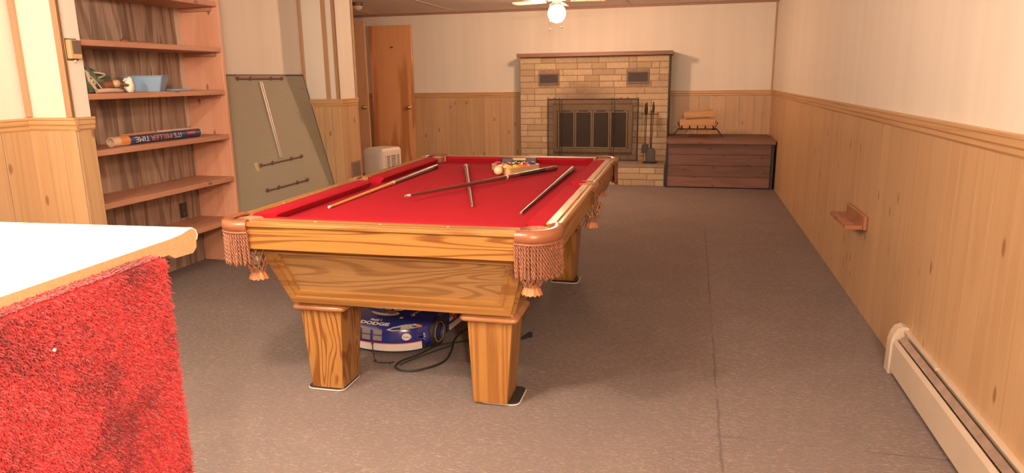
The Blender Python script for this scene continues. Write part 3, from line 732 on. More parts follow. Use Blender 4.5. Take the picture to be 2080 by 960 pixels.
# ------------------------------------------------------------------ wood chest
BX0, BX1, BY0, BY1 = -.272, .925, 8.755, 9.715
wc = empty('storage_chest', (0, 0, 0), 0, 'dark stained board chest with overhanging lid in the back right corner', 'chest')
for k in range(4):
    z0_, z1_ = [(.012, .137), (.140, .272), (.275, .405), (.408, .535)][k]
    b = MB(); b.box((BX0, BY0, z0_), (BX1, BY0+.02, z1_), ([.95, .25, .3, .35][k], random.random(), random.random())); b.build('front_board', 'chestX', wc, bevel=.003)
b = MB(); b.box((BX0+.002, BY0+.02, .01), (BX0+.02, BY1, .535)); b.box((BX1-.02, BY0+.02, .01), (BX1, BY1, .535)); b.box((BX0, BY1-.02, .01), (BX1, BY1, .535)); b.build('side_boards', 'chestY', wc)
for q in ((BX0-.018, BX0-.001, .06), (BX1+.001, BX1+.032, .04)):
    b = MB(); b.box((q[0], BY0-.015, 0), (q[1], BY0+q[2], .533)); b.build('black_corner_strip', 'black', wc)
b = MB(); b.box((BX0-.018, BY0-.045, .537), (BX1+.042, BY0+.32, .580), (.75, .4, .2)); b.box((BX0-.018, BY0+.324, .537), (BX1+.04, BY1+.01, .580), (.5, .8, .4)); b.build('lid', 'chestX', wc, bevel=.004)

# grate and logs
GX, GY, GZ = .07, 9.25, .5805
gr = empty('fireplace_grate', (GX, GY, GZ), 0, 'black iron fire grate with splayed legs holding logs on the chest lid', 'grate')
b = MB()
for k in range(5):
    x = -.19+.38*k/4; b.tube([(x, -.128, .150), (x, -.122, .105), (x, .12, .105), (x, .14, .19)], .0075, 6)
b.build('cross_bars', 'iron', gr)
b = MB()
for y in (-.12, .12): b.tube([(-.24 if y < 0 else -.22, y, .19), (-.20, y, .105), (.20, y, .105), (.245 if y < 0 else .23, y, .19)], .007, 6)
b.build('long_rails', 'iron', gr)
for sx in (-1, 1):
    for y in (-.11, .05):
        b = MB(); b.tube([(sx*.18, y, .10), (sx*.235, y, .10), (sx*.31, y-.01, .012), (sx*.312, y-.01, .006)], .0075, 6); b.build('leg', 'iron', gr)
def logmesh(poly0, poly1, x0, x1, seed, bark=()):
    mb = MB(); rnd = random.Random(seed); rings = []
    for i in range(7):
        t = i/6; x = x0+(x1-x0)*t
        rings.append([(x+rnd.uniform(-.002, .002), (1-t)*p[0]+t*q[0]+.006*mnoise.noise(Vector((x*6, j*1.7, seed))), (1-t)*p[1]+t*q[1]+.006*mnoise.noise(Vector((x*6, j*2.3, seed+4)))) for j, (p, q) in enumerate(zip(poly0, poly1))])
    mb.loft(rings, True, True, smooth=False); return mb
b = logmesh([(-.12, .118), (.0, .115), (.02, .20), (-.07, .225), (-.12, .19)], [(-.12, .118), (.0, .115), (.03, .22), (-.06, .245), (-.12, .20)], -.215, .215, 1)
tag(b.build('firewood_log', 'log', loc=(GX, GY, GZ)), 'split log with its pale face forward lying in the grate, lower front of the pile', 'log', 'split logs on the grate')
b = logmesh([(.01, .118), (.11, .118), (.13, .19), (.05, .225)], [(.01, .118), (.11, .118), (.12, .20), (.05, .235)], -.20, .20, 4)
tag(b.build('firewood_log', 'log', loc=(GX, GY, GZ)), 'split log at the back of the grate behind the front log', 'log', 'split logs on the grate')
b = logmesh([(-.10, .243), (.02, .243), (.03, .30), (-.04, .318), (-.10, .30)], [(-.10, .262), (.02, .262), (.04, .33), (-.04, .352), (-.09, .33)], -.165, .185, 9)
tag(b.build('firewood_log', 'log', loc=(GX, GY, GZ+.0)), 'split log lying on top of the firewood pile', 'log', 'split logs on the grate')

# ------------------------------------------------------------------ cue holder ledge on the right wall
ch = empty('cue_rack_base', (XR-.0095, 4.45, .50), 0, 'small reddish wooden cue rack ledge with notches low on the right wall', 'cue rack')
b = MB(); b.box((-.022, -.235, -.028), (0, .235, .055)); b.build('backboard', 'ledge', ch, bevel=.008, seg=3)
b = MB(); nn = 7; y = -.205; pts = [(-.022, -.22), (-.022, .22), (-.115, .22)]
# comb outline with rounded slots
for k in range(nn):
    yc = .18-k*.058
    pts += [(-.115, yc+.010), (-.065, yc+.010), (-.060, yc), (-.065, yc-.010), (-.115, yc-.010)]
pts += [(-.115, -.21), (-.10, -.22)]
b.prism([(p[0], p[1]) for p in pts], 'Z', -.024, -.002); b.build('notched_ledge', 'ledge', ch, bevel=.002)

# ------------------------------------------------------------------ baseboard heater
bh = empty('baseboard_heater', (XR-.0092, 0, 0), 0, 'long cream enamel baseboard heater along the right wall', 'heater')
YE, YS = 3.36, .2
b = MB(); b.prism([(-.004, .02), (0, .02), (0, .212), (-.018, .214), (-.020, .208), (-.004, .206)], 'Y', YS, YE-.01); b.build('back_plate', 'heater', bh)
b = MB(); b.prism([(-.062, .022), (-.058, .022), (-.054, .150), (-.046, .168), (-.050, .170), (-.060, .152)], 'Y', YS, YE-.02); b.build('front_cover', 'heater', bh)
b = MB(); b.prism([(-.044, .172), (-.040, .176), (-.022, .190), (-.024, .194), (-.046, .176)], 'Y', YS, YE-.09); b.build('damper', 'heaterin', bh)
b = MB(); b.tube([(-.03, YS, .09), (-.03, YE-.03, .09)], .011, 10)
b.build('pipe', 'heaterin', bh)
b = MB()
for k in range(170): b.box((-.052, YS+.02+k*.0178, .05), (-.010, YS+.0215+k*.0178, .135))
o = b.build('heating_fins', 'heaterin', bh); o['kind'] = 'stuff'
b = MB(); b.prism([(-.070, .0), (0, .0), (0, .222), (-.022, .226), (-.045, .214), (-.060, .185), (-.068, .15)], 'Y', YE-.055, YE+.005); b.build('end_cap', 'heater', bh, bevel=.004)
b = MB(); b.box((-.024, 2.86, .205), (-.006, 2.89, .217)); b.build('joint_strip', 'heater', bh, bevel=.002)

# ------------------------------------------------------------------ bar counter with shag carpet
BA = .062
bar = empty('bar_counter', (-.902-(-.902*math.cos(BA)-1.09*math.sin(BA)), 1.09-(-.902*math.sin(BA)+1.09*math.cos(BA)), 0), BA, 'bar counter with white laminate top and red shag carpet side at the left front', 'bar')
BXR = -.902; BXL = -3.2
prof = [(.42, 1.040), (1.020, 1.040), (1.036, 1.030), (1.088, 1.027), (1.100, 1.036), (1.101, 1.050), (1.105, 1.058), (1.101, 1.068), (1.092, 1.0735), (1.080, 1.0725), (1.060, 1.0685), (1.03, 1.067), (.42, 1.067)]
b = MB(); b.prism(prof, 'X', BXL, BXR); b.build('particleboard_core', 'pboard', bar)
skin = [(1.103, 1.050), (1.1065, 1.058), (1.1025, 1.069), (1.0925, 1.0750), (1.080, 1.0740), (1.060, 1.070), (1.03, 1.0685), (.42, 1.0685), (.42, 1.0671), (1.03, 1.0671), (1.060, 1.0686), (1.080, 1.0726), (1.092, 1.0736), (1.101, 1.0682), (1.1052, 1.058), (1.1012, 1.050)]
b = MB(); b.prism(skin, 'X', BXL, BXR+.0008); b.build('laminate_top', 'laminate', bar)
b = MB(); b.box((BXL, .47, 0), (-.9025, .985, 1.038)); b.build('cabinet_body', 'pineZ', bar)
b = MB(); b.box((-.9015, .42, .0), (-.872, .968, 1.050), (.3, .5, .5)); b.build('carpet_backing', 'shag', bar, bevel=.006)
def tufts(name, zones, seed):
    rnd = random.Random(seed); mb = MB(); vs = []; fs = []; tn_ = []
    for (org, eu, ev, nrm, U_, V_, sp, hl) in zones:
        org, eu, ev, nrm = Vector(org), Vector(eu), Vector(ev), Vector(nrm)
        nu, nv = int(U_/sp), int(V_/sp)
        for i in range(nu):
            for j in range(nv):
                p = org+eu*((i+rnd.random())*sp)+ev*((j+rnd.random())*sp)
                a = rnd.uniform(0, 2*PI); ln_ = hl*rnd.uniform(.7, 1.15)
                side = eu*math.cos(a)+ev*math.sin(a); lean = (eu*math.cos(a+1.57+rnd.uniform(-.6, .6))+ev*math.sin(a+1.57+rnd.uniform(-.6, .6)))*rnd.uniform(.2, .9)
                lean += Vector((0, 0, -.35)); w = rnd.uniform(.00055, .00095); o = len(vs)
                p1 = p+nrm*ln_*.55+lean*ln_*.25; p2 = p+nrm*ln_*.85+lean*ln_*.85
                vs.extend([p-side*w, p+side*w, p1+side*w*1.1, p1-side*w*1.1, p2+side*w*.7, p2-side*w*.7])
                fs.extend([(o, o+1, o+2, o+3), (o+3, o+2, o+4, o+5)]); t = (rnd.random(), .5, .5); tn_.extend([t, t])
    mb.v = [tuple(q) for q in vs]; mb.f = fs; mb.t = tn_; mb.mi = [0]*len(fs); mb.smooth = [True]*len(fs)
    return mb.build(name, 'shag', bar)
zones = [((-.873, .60, .50), (0, 1, 0), (0, 0, 1), (1, 0, 0), .368, .548, .0020, .0095),
         ((-.873, .42, .0), (0, 1, 0), (0, 0, 1), (1, 0, 0), .548, .50, .006, .0125),
         ((-.873, .42, .50), (0, 1, 0), (0, 0, 1), (1, 0, 0), .18, .548, .005, .010),
         ((-.901, .967, .30), (1, 0, 0), (0, 0, 1), (0, 1, 0), .028, .745, .0032, .0125),
         ((-.900, .55, 1.049), (0, 1, 0), (1, 0, 0), (.3, 0, .95), .417, .028, .0019, .010)]
o = tufts('shag_pile', zones, 5); o['kind'] = 'stuff'
b = MB(); b.sphere((-.8585, .712, .985), .0025, 8, 6); tag(b.build('crumb', 'whitep', bar), 'small white crumb caught in the red carpet')

# ------------------------------------------------------------------ pool table
TXc, TYc, TA = -1.157, 3.591, .013
pt = empty('pool_table', (TXc, TYc, 0), TA, 'oak pool table with red felt and leather fringed pockets in mid room', 'pool table')
ca, sa = math.cos(TA), math.sin(TA)
def W(x, y, z): return (TXc+x*ca-y*sa, TYc+x*sa+y*ca, z)
HW, HL, ZT, ZB = .676, 1.229, .802, .763
b = MB(); b.box((-.622, -1.15, ZB-.03), (.622, 1.15, ZB)); b.build('playing_surface', 'felt', pt)
def cushion(axis, sgn, a0, a1, e0, e1):
    """axis: direction it runs; sgn: side; back at .602/.., nose .537"""
    back, nose = (.624, .539) if axis == 'Y' else (1.152, 1.087)
    prof = [(back, ZB), (back, ZT-.001), (nose+.012, ZT-.003), (nose, ZT-.010), (nose+.010, ZT-.022), (nose+.022, ZB)]
    rings = []
    for t, ee in ((a0, e0), (a1, e1)):
        ring = []
        for d, z in prof:
            s_ = (back-d)/(back-nose); u = t+ee*s_
            ring.append((sgn*d, u, z) if axis == 'Y' else (u, sgn*d, z))
        rings.append(ring)
    mb = MB(); mb.loft(rings, True, True, smooth=False); mb.build('cushion', 'felt', pt, bevel=.002)
for s_ in (-1, 1):
    cushion('Y', s_, -1.075, -.062, .055, -.022); cushion('Y', s_, .062, 1.075, .022, -.055)
    cushion('X', s_, -.53, .53, .055, -.055)
# rails: flat oak cap plus rounded outer bead
def rail(axis, sgn, a0, a1, mat):
    inner, outer = (.624, HW+.010) if axis == 'Y' else (1.152, HL+.010)
    prof = [(inner, ZB), (inner, ZT), (outer-.030, ZT), (outer-.026, ZT-.004), (outer-.020, ZT-.001), (outer-.008, ZT-.001), (outer, ZT-.007), (outer, ZT-.016), (outer-.006, ZT-.021), (outer-.012, ZT-.022), (outer-.012, ZB-.01), (inner+.02, ZB-.01)]
    mb = MB(); mb.prism([(sgn*d, z) for d, z in prof], axis, a0, a1, rt()) if axis == 'Y' else mb.prism([(sgn*d, z) for d, z in prof], 'X', a0, a1, rt())
    r_ = mb.build('rail', mat, pt)
    mb = MB(); mid = inner+(.014 if axis == 'Y' else .030)
    for k in (1, 2, 3):
        u = a0+(a1-a0)*k/4; c = (sgn*mid, u) if axis == 'Y' else (u, sgn*mid)
        mb.lathe([(.0055, ZT-.001), (.0055, ZT+.0006), (.001, ZT+.0007)], (c[0], c[1], 0), 12)
    mb.build('sight_dots', 'pearl', r_)
for s_ in (-1, 1):
    rail('Y', s_, -1.062, -.052, 'oakrailY'); rail('Y', s_, .052, 1.062, 'oakrailY'); rail('X', s_, -.548, .548, 'oakrailX')
# aprons
b = MB(); b.box((-.548, -HL, .692), (.548, -HL+.022, ZT-.022), (.3, .2, .6)); b.build('apron', 'oakX', pt, bevel=.002)
b = MB(); b.box((-.548, HL-.022, .692), (.548, HL, ZT-.022), (.6, .2, .1)); b.build('apron', 'oakX', pt, bevel=.002)
for s_ in (-1, 1):
    for a, e in ((-1.09, -.05), (.05, 1.09)):
        b = MB(); b.box((s_*HW, a, .692), (s_*(HW-.022), e, ZT-.022), rt()); b.build('apron', 'oakY', pt, bevel=.002)
# slate frame below
b = MB(); b.box((-.62, -1.17, .70), (.62, 1.17, ZB-.03)); b.box((-.60, -1.15, .655), (.60, 1.15, .70)); b.build('underframe', 'oakX', pt)
# cabinet, tapering down
def quad(hx, hy, z): return [(-hx, -hy, z), (hx, -hy, z), (hx, hy, z), (-hx, hy, z)]
CT, CB = (.560, 1.135, .690), (.478, 1.045, .425)
for (i, j) in ((0, 1), (1, 2), (2, 3), (3, 0)):
    q0, q1 = quad(*CB[:2], CB[2]), quad(*CT[:2], CT[2]); p0, p1 = quad(CB[0]-.022, CB[1]-.022, CB[2]), quad(CT[0]-.022, CT[1]-.022, CT[2])
    b = MB(); b.hexa([q0[i], q0[j], p0[j], p0[i]], [q1[i], q1[j], p1[j], p1[i]], (.7, .3, .2) if i == 0 else rt()); b.build('cabinet_panel', 'oakcabX' if i in (0, 2) else 'oakcabY', pt)
    # raised moulding: corner stiles and bottom rail, two steps
    def P(u, v, off):   # u along, v up 0..1, off outward
        a = Vector(q0[i]).lerp(Vector(q0[j]), u); c = Vector(q1[i]).lerp(Vector(q1[j]), u); p = a.lerp(c, v)
        nr = (Vector(q0[j])-Vector(q0[i])).cross(Vector(q1[i])-Vector(q0[i])).normalized(); return p+nr*off
    Lb = (Vector(q0[j])-Vector(q0[i])).length
    mb = MB()
    for (w0, w1, off) in ((0, .030, .016), (.030, .042, .010), (.042, .058, .013)):
        u0, u1, v0, v1 = w0/Lb, w1/Lb, w0/.27, w1/.27
        # bottom strip
        mb.add([P(u0, v0, 0), P(1-u0, v0, 0), P(1-u1, v1, 0), P(u1, v1, 0), P(u0, v0, off), P(1-u0, v0, off), P(1-u1, v1, off), P(u1, v1, off)], [(3,2,1,0),(4,5,6,7),(0,1,5,4),(1,2,6,5),(2,3,7,6),(3,0,4,7)])
        for (ua, ub) in ((u0, u1), (1-u1, 1-u0)):
            va, vb = (v0, v1) if ua < .5 else (v1, v0)
            mb.add([P(ua, va, 0), P(ub, vb, 0), P(ub, 1, 0), P(ua, 1, 0), P(ua, va, off), P(ub, vb, off), P(ub, 1, off), P(ua, 1, off)], [(3,2,1,0),(4,5,6,7),(0,1,5,4),(1,2,6,5),(2,3,7,6),(3,0,4,7)])
    mb.build('cabinet_moulding', 'oakplainX' if i in (0, 2) else 'oakplainY', pt)
b = MB(); b.box((-.45, -1.02, .424), (.45, 1.02, .432)); b.build('cabinet_floor', 'oakY', pt)
# legs
def rrect(cx, cy, hx, hy, z, r, n=4): return [(cx+p[0], cy+p[1], z) for p in frame_ring(hx, hy, z, r, n)]
for sx in (-1, 1):
    for sy in (-1, 1):
        xo_b, xi_b, xo_t, xi_t = .446, .299, .474, .284
        yo_b, yi_b, yo_t, yi_t = 1.008, .848, 1.012, .805
        def leg_quad(xo, xi, yo, yi, z):
            xs = sorted((sx*xo, sx*xi)); ys = sorted((sy*yo, sy*yi)); return [(xs[0], ys[0], z), (xs[1], ys[0], z), (xs[1], ys[1], z), (xs[0], ys[1], z)]
        t = {(-1, -1): (.35, .12, .4), (1, -1): (.55, .81, .4)}.get((sx, sy), rt())
        b = MB(); b.hexa(leg_quad(xo_b, xi_b, yo_b, yi_b, .012), leg_quad(xo_t, xi_t, yo_t, yi_t, .378), t)
        lg = b.build('leg', 'oakZ' if sx < 0 else 'oakplainZ', pt, bevel=.003)
        cx, cy = sx*(xo_t+xi_t)/2, sy*(yo_t+yi_t)/2; hx, hy = (xo_t-xi_t)/2, (yo_t-yi_t)/2
        b = MB(); b.loft([rrect(cx, cy, hx+.008, hy+.008, .374, .01), rrect(cx, cy, hx+.022, hy+.022, .378, .02), rrect(cx, cy, hx+.029, hy+.029, .386, .025), rrect(cx, cy, hx+.029, hy+.029, .394, .025), rrect(cx, cy, hx+.022, hy+.022, .402, .02), rrect(cx, cy, hx+.010, hy+.010, .405, .012), rrect(cx, cy, hx+.012, hy+.012, .4235, .012)], True, True)
        b.build('leg_cap', 'cap', lg)
# pockets
def band_sweep(mb, path, z0, z1, t_in):
    """leather band along path of (x,y,nx,ny)"""
    rings = []
    for (x, y, nx, ny) in path:
        pr2 = [(-t_in, z1-.001), (-t_in*.5, z1+.004), (0, z1+.001), (.010, z1-.006), (.014, (z0+z1)/2), (.011, z0+.006), (.003, z0), (-.006, z0+.002), (-.008, z1-.012), (-t_in, z1-.010)]
        rings.append([(x+nx*d, y+ny*d, z) for d, z in pr2])
    mb.loft(rings, True, True)
def rope(mb, x, y, z0, z1, r=.0042, seed=0):
    rnd = random.Random(seed); pts2 = []; n_ = 26
    sw = rnd.uniform(-.004, .004); sw2 = rnd.uniform(-.004, .004)
    for ph in (0, PI):
        path = []
        for k in range(n_+1):
            t = k/n_; a = t*(z0-z1)/.017*2*PI/2+ph; path.append((x+sw*t*t+.0036*math.cos(a), y+sw2*t*t+.0036*math.sin(a), z0+(z1-z0)*t))
        mb.tube(path, [r*.75]*n_+[r*.3], 5)
def pouch(parent, cx, cy, ztop, zbot, rtop=.062, rbot=.026, dx=0, dy=0):
    mb = MB(); n_ = 12; m_ = 7
    # woven straps: crossing helical strips between rings
    for dirn in (-1, 1):
        for k in range(n_//1):
            path = []; 
            for i in range(m_+1):
                t = i/m_; r = rtop*(1-t)**.6+rbot*t if t < 1 else rbot; r = rtop+(rbot-rtop)*(t**1.6)
                a = 2*PI*k/n_+dirn*t*1.1; path.append((cx+dx*t+r*math.cos(a), cy+dy*t+r*math.sin(a), ztop+(zbot-ztop)*t))
            mb.tube(path, .0042, 4)
    mb.build('pouch_netting', 'net', parent)
    mb = MB(); rings = []; n2 = 40; zz = zbot
    for (r, dz) in ((rbot*.9, .012), (rbot*.75, .0), (rbot*1.05, -.012), (rbot*1.3, -.034)):
        rings.append([(cx+dx+(r+(.0022 if k % 4 < 2 else -.0015))*math.cos(2*PI*k/n2), cy+dy+(r+(.0022 if k % 4 < 2 else -.0015))*math.sin(2*PI*k/n2), zz+dz+(.003*((k*7) % 3) if dz < -.03 else 0)) for k in range(n2)])
    mb.loft(rings, True, False); mb.loft([rings[-1], [(cx+dx, cy+dy, zz-.02)]*n2], True, False); mb.build('tassel', 'tassel', parent)
    mb = MB(); mb.sphere((cx+dx*.7, cy+dy*.7, ztop+(zbot-ztop)*.62), .026, 14, 9); mb.build('pouch_lining', flat('pouch_lining_leather%d' % random.randint(0, 9999), (.50, .40, .30), .6), parent)
for sx in (-1, 1):
    for sy in (-1, 1):
        # outline of leather iron from end rail to side rail
        P0 = (.546, HL-.006); P3 = (HW-.006, 1.064); path = []
        cx, cy, rx, ry = .588, 1.130, .102, .116
        ctrl = [(P0[0], P0[1]+.002)]+[(cx+rx*math.sin(a), cy+ry*math.cos(a)) for a in [i*(PI/2+.25)/12 for i in range(13)]]
        ctrl = [(.546, HL+.006)]+ctrl[1:]+[(.680, 1.064)]
        for k, (x, y) in enumerate(ctrl):
            a = ctrl[max(k-1, 0)]; c = ctrl[min(k+1, len(ctrl)-1)]; tx_, ty_ = c[0]-a[0], c[1]-a[1]; l_ = math.hypot(tx_, ty_)
            path.append((sx*x, sy*y, sx*(-ty_/l_), sy*(tx_/l_)))
        if True:
            path = [(x, y, nx*1., ny*1.) for x, y, nx, ny in path]
            # ensure outward
            path = [(x, y, nx, ny) if nx*(x-sx*.55)+ny*(y-sy*1.08) > 0 else (x, y, -nx, -ny) for x, y, nx, ny in path]
        b = MB(); band_sweep(b, path, .762, ZT+.004, .034); pk_ = b.build('corner_pocket', 'leather', pt)
        # fringe of twisted cords
        b = MB(); dist = 0; strands = []; step = .0105
        acc = 0
        for k in range(len(path)-1):
            x0_, y0_ = path[k][:2]; x1_, y1_ = path[k+1][:2]; L_ = math.hypot(x1_-x0_, y1_-y0_)
            while acc < L_:
                t = acc/L_; nx, ny = path[k][2], path[k][3]; strands.append((x0_+(x1_-x0_)*t+nx*.005, y0_+(y1_-y0_)*t+ny*.005)); acc += step
            acc -= L_
        for q, (x, y) in enumerate(strands): rope(b, x, y, .766, .628+.006*math.sin(q*2.1)+(0.012 if q > len(strands)-6 else 0), seed=q)
        b.build('cord_fringe', 'rope', pk_)
        b = MB(); b.tube([(p[0]+p[2]*.008, p[1]+p[3]*.008, .760) for p in path], .0045, 6); b.build('fringe_heading', 'rope', pk_)
        pouch(pk_, sx*.598, sy*1.142, .70, .574, .064, .030, dx=-sx*.016, dy=-sy*.012)
        # dark throat under the opening
        b = MB(); b.lathe([(.060, ZT-.006), (.056, ZB-.01), (.05, .69)], (sx*.600, sy*1.142, 0), 20, caps=False); b.build('pocket_liner', 'net', pk_)
for sx in (-1, 1):
    path = [(sx*(HW+.004+.008*math.cos(a*1.2)), .062*math.sin(a)/1., sx, 0) for a in [(-1+i/5)*PI/2 for i in range(11)]]
    b = MB(); band_sweep(b, path, .764, ZT+.003, .022)
    for yy in (-.056, .056): b.box((sx*.606, yy-.004, ZT-.002), (sx*.68, yy+.004, ZT+.003))
    pk_ = b.build('side_pocket', 'leather', pt)
    b = MB()
    for q in range(11): rope(b, sx*(HW+.012), -.052+q*.0104, .766, .640+.004*math.sin(q*2.), seed=50+q)
    b.build('cord_fringe', 'rope', pk_)
    pouch(pk_, sx*(HW-.010), 0, .70, .598, .05, .026)
    b = MB(); b.lathe([(.048, ZT-.008), (.045, ZB-.01), (.04, .69)], (sx*.648, 0, 0), 18, caps=False); b.build('pocket_liner', 'net', pk_)

# furniture sliders
for k, (sx, sy, hx, hy, ox, oy, lab, z1) in enumerate(((-1, -1, .088, .092, -.014, .002, 'white rimmed black slider pad under the near left leg of the pool table', .010), (1, -1, .085, .088, .032, .020, 'white rimmed black slider pad jutting out under the near right table leg', .010), (1, 1, .09, .095, .012, -.01, 'white rimmed black slider pad under the far right leg of the pool table', .010), (-1, 1, .09, .095, 0, 0, 'white rimmed black slider pad under the far left leg of the pool table', .010))):
    o = empty('furniture_slider', W(sx*.372+ox, sy*.923+oy, 0), TA, lab, 'slider', 'slider pads under the pool table legs')
    b = MB(); b.loft([frame_ring(hx, hy, .001, .03), frame_ring(hx, hy, z1, .03), frame_ring(hx-.008, hy-.008, z1+.0015, .028)], True, True, smooth=False); b.build('pad', 'pad', o)
    b = MB(); r0 = frame_ring(hx, hy, .0045, .03); b.tube(r0+[r0[0]], .0038, 6); b.build('rim', 'white', o)

# cues: stations (t from tip, radius, material index)
def cue(name, tip, butt, rt_, rb, segs, label):
    o = empty(name, W(*tip), 0, label, 'cue', 'cues lying on the felt')
    T, Bt = Vector(W(*tip)), Vector(W(*butt)); d = Bt-T; up = d.normalized()
    o.rotation_euler = up.to_track_quat('Y', 'Z').to_euler(); L = d.length
    def rad(t): return rt_+(rb-rt_)*(t**1.15)
    for (n_, t0, t1, mat, extra) in segs:
        mb = MB(); prof = []
        for i in range(7):
            t = t0+(t1-t0)*i/6; prof.append((rad(t)+extra, t*L))
        if t1 >= .999: prof += [(rad(1)+extra-.004, L+.002), (.002, L+.003)]
        if t0 <= 0: prof = [(.002, -.002), (rad(0)*.9, 0)]+prof
        mb.lathe(prof, (0, 0, 0), 14, 'Y'); mb.build(n_, mat, o)
    return o
cue('pool_cue', (-.463, -.719, ZB+.0075), (-.462, .755, ZB+.0160), .0062, .0150, [('tip', 0, .012, 'ferrule', 0), ('shaft', .012, .50, 'cuemaple', 0), ('collar', .50, .515, 'ferrule', .0006), ('forearm', .515, .66, 'cuegrey', 0), ('wrap', .66, .95, 'cuegrey', .0008), ('butt_cap', .95, 1, 'cueblack', .0006)], 'cue with orange maple shaft nearest the left rail on the red felt')
cue('pool_cue', (-.165, -.52, ZB+.034), (.338, .765, ZB+.0165), .0064, .0155, [('tip', 0, .006, 'cuegrey', 0), ('ferrule', .006, .024, 'ferrule', .0003), ('shaft', .024, .60, 'cuewalnut', 0), ('collar', .60, .612, 'ferrule', .0008), ('forearm', .612, .70, 'cuewalnut', 0), ('wrap', .70, .90, 'cueblack', .0004), ('butt', .90, 1, 'cuewalnut', 0)], 'glossy dark red-brown cue lying across the thin brown cue')
cue('pool_cue', (.447, -.714, ZB+.0075), (.450, .761, ZB+.0160), .0064, .0150, [('tip', 0, .008, 'cuegrey', 0), ('shaft', .008, .60, 'cuedark', 0), ('wrap', .60, .86, 'cueblack', .0006), ('butt', .86, 1, 'cuegrey', .0002)], 'nearly black cue lying nearest the right rail of the pool table')
cue('pool_cue', (.189, -.588, ZB+.0075), (-.271, .797, ZB+.0155), .0062, .0145, [('tip', 0, .008, 'brownobj', 0), ('shaft', .008, .55, 'cuegrey', -.0006), ('butt', .55, .97, 'cuegrey', 0), ('butt_cap', .97, 1, 'plastic', 0)], 'thin brown cue pointing at the camera, crossed under the dark red cue')

# rack, balls
rk = empty('ball_rack', W(.08, .68, ZB+.0005), TA+math.radians(33), 'triangular pale wooden ball rack holding the balls near the far end', 'rack')
S3 = .34/3**.5
def tri(s, z): return [(s*math.cos(a), s*math.sin(a), z) for a in (0, 2*PI/3, 4*PI/3)]
def tri_r(s, z, r=.02):
    out = []
    for a in (0, 2*PI/3, 4*PI/3):
        c = ((s-2*r)*math.cos(a), (s-2*r)*math.sin(a))
        for k in range(5):
            q = a-PI/3+2*PI/3*k/4; out.append((c[0]+r*math.cos(q), c[1]+r*math.sin(q), z))
    return out
b = MB(); o1, o2, i2, i1 = tri_r(S3, 0), tri_r(S3, .040), tri_r(S3-.017, .040), tri_r(S3-.017, 0)
b.loft([o1, o2, i2, i1, o1], True, False, smooth=False); b.build('frame', 'rackwood', rk)
bd = .0278; cols = [(.80, .50, .04), (.02, .05, .30), (.70, .04, .03), (.10, .02, .20), (.85, .20, .02), (.02, .16, .06), (.22, .02, .03), (.01, .01, .01)]
names = ['yellow', 'blue', 'red', 'purple', 'orange', 'green', 'maroon', 'black']
ballm = {}
def ballmat(i, stripe):
    k = (i, stripe)
    if k in ballm: return ballm[k]
    s = NT('ball_%s%s' % (names[i], '_stripe' if stripe else '')); s.b.inputs['Roughness'].default_value = .12; s.b.inputs['Coat Weight'].default_value = .5
    tc = s.n('TexCoord'); sp = s.n('SeparateXYZ'); s.l(tc.outputs['Object'], sp.inputs[0]); ivory = (.75, .62, .40)
    dx = s.math('ABSOLUTE', sp.outputs[2]); m1 = s.math('LESS_THAN', dx, bd*.5)
    if stripe: c = s.mix(m1, ivory, cols[i])
    else: c = s.mix(s.math('GREATER_THAN', s.math('ABSOLUTE', sp.outputs[0]), bd*.9), cols[i], ivory)
    s.l(c, s.b.inputs['Base Color']); ballm[k] = s.m; return s.m
base = MB(); base.sphere((0, 0, 0), bd, 24, 16)
order = [(0, 1), (0, 0), (4, 0), (2, 0), (3, 1), (5, 1), (6, 0), (1, 0), (7, 0), (4, 1), (3, 0), (5, 0), (1, 1), (6, 1), (2, 1)]
# vertex order: row along the near side first
Rz = TA+math.radians(33); cr_, sr_ = math.cos(Rz), math.sin(Rz); rc = W(.08, .68, 0)
verts3 = tri(4*bd*2/3**.5*1.0, 0); Vb = Vector(verts3[2]); Vc = Vector(verts3[0]); Va = Vector(verts3[1])
# near corner B = verts3[?] chosen below by smallest world y
cand = sorted([Va, Vb, Vc], key=lambda p: p.x*sr_+p.y*cr_); Bn = cand[0]; oth = sorted(cand[1:], key=lambda p: -(p.x*cr_-p.y*sr_)); Cn, An = oth
k = 0; seen = {}
for j in range(5):
    for i in range(5-j):
        p = Bn+(Cn-Bn)*(i/4)+(An-Bn)*(j/4)
        ci, st = order[k]; o = base.build('billiard_ball', ballmat(ci, st)) ; k += 1
        px = rc[0]+p.x*cr_-p.y*sr_; py = rc[1]+p.x*sr_+p.y*cr_
        o.location = (px, py, ZB+bd+.0003); rnd = random.Random(k); o.rotation_euler = (rnd.uniform(-1.2, 1.2), rnd.uniform(0, 3), rnd.uniform(0, 6))
        nm = names[ci]
        lab = ('white ball with a %s stripe inside the wooden rack' if st else 'solid %s ball inside the wooden rack') % nm
        tag(o, lab, 'ball', 'billiard balls in the rack')
o = base.build('cue_ball', flat('ivory_cue_ball', (.80, .66, .42), .12, coat=.5)); o.location = W(.026, .522-.012, ZB+bd+.0003)
tag(o, 'plain ivory cue ball on the felt in front of the rack', 'ball')
# table brush beyond the rack
tb = empty('table_brush', W(.045, 1.02, ZB+.001), TA+.06, 'long table brush with black bristles and pale wooden back behind the rack', 'brush')
b = MB(); b.box((-.115, -.016, .030), (.115, .016, .046)); b.build('wooden_back', 'rackwood', tb, bevel=.005)
for xa, xb in ((-.115, -.045), (.045, .115)):
    b = MB(); b.hexa([(xa-.006, -.022, 0), (xb+.004, -.022, 0), (xb+.004, .022, 0), (xa-.006, .022, 0)], [(xa-.001, -.017, .048), (xb, -.017, .048), (xb, .017, .048), (xa-.001, .017, .048)]); b.build('bristles', 'cueblack', tb, bevel=.004)
b = MB(); b.box((-.045, -.014, 0), (.045, .014, .0295)); b.build('centre_bristles', 'cueblack', tb)

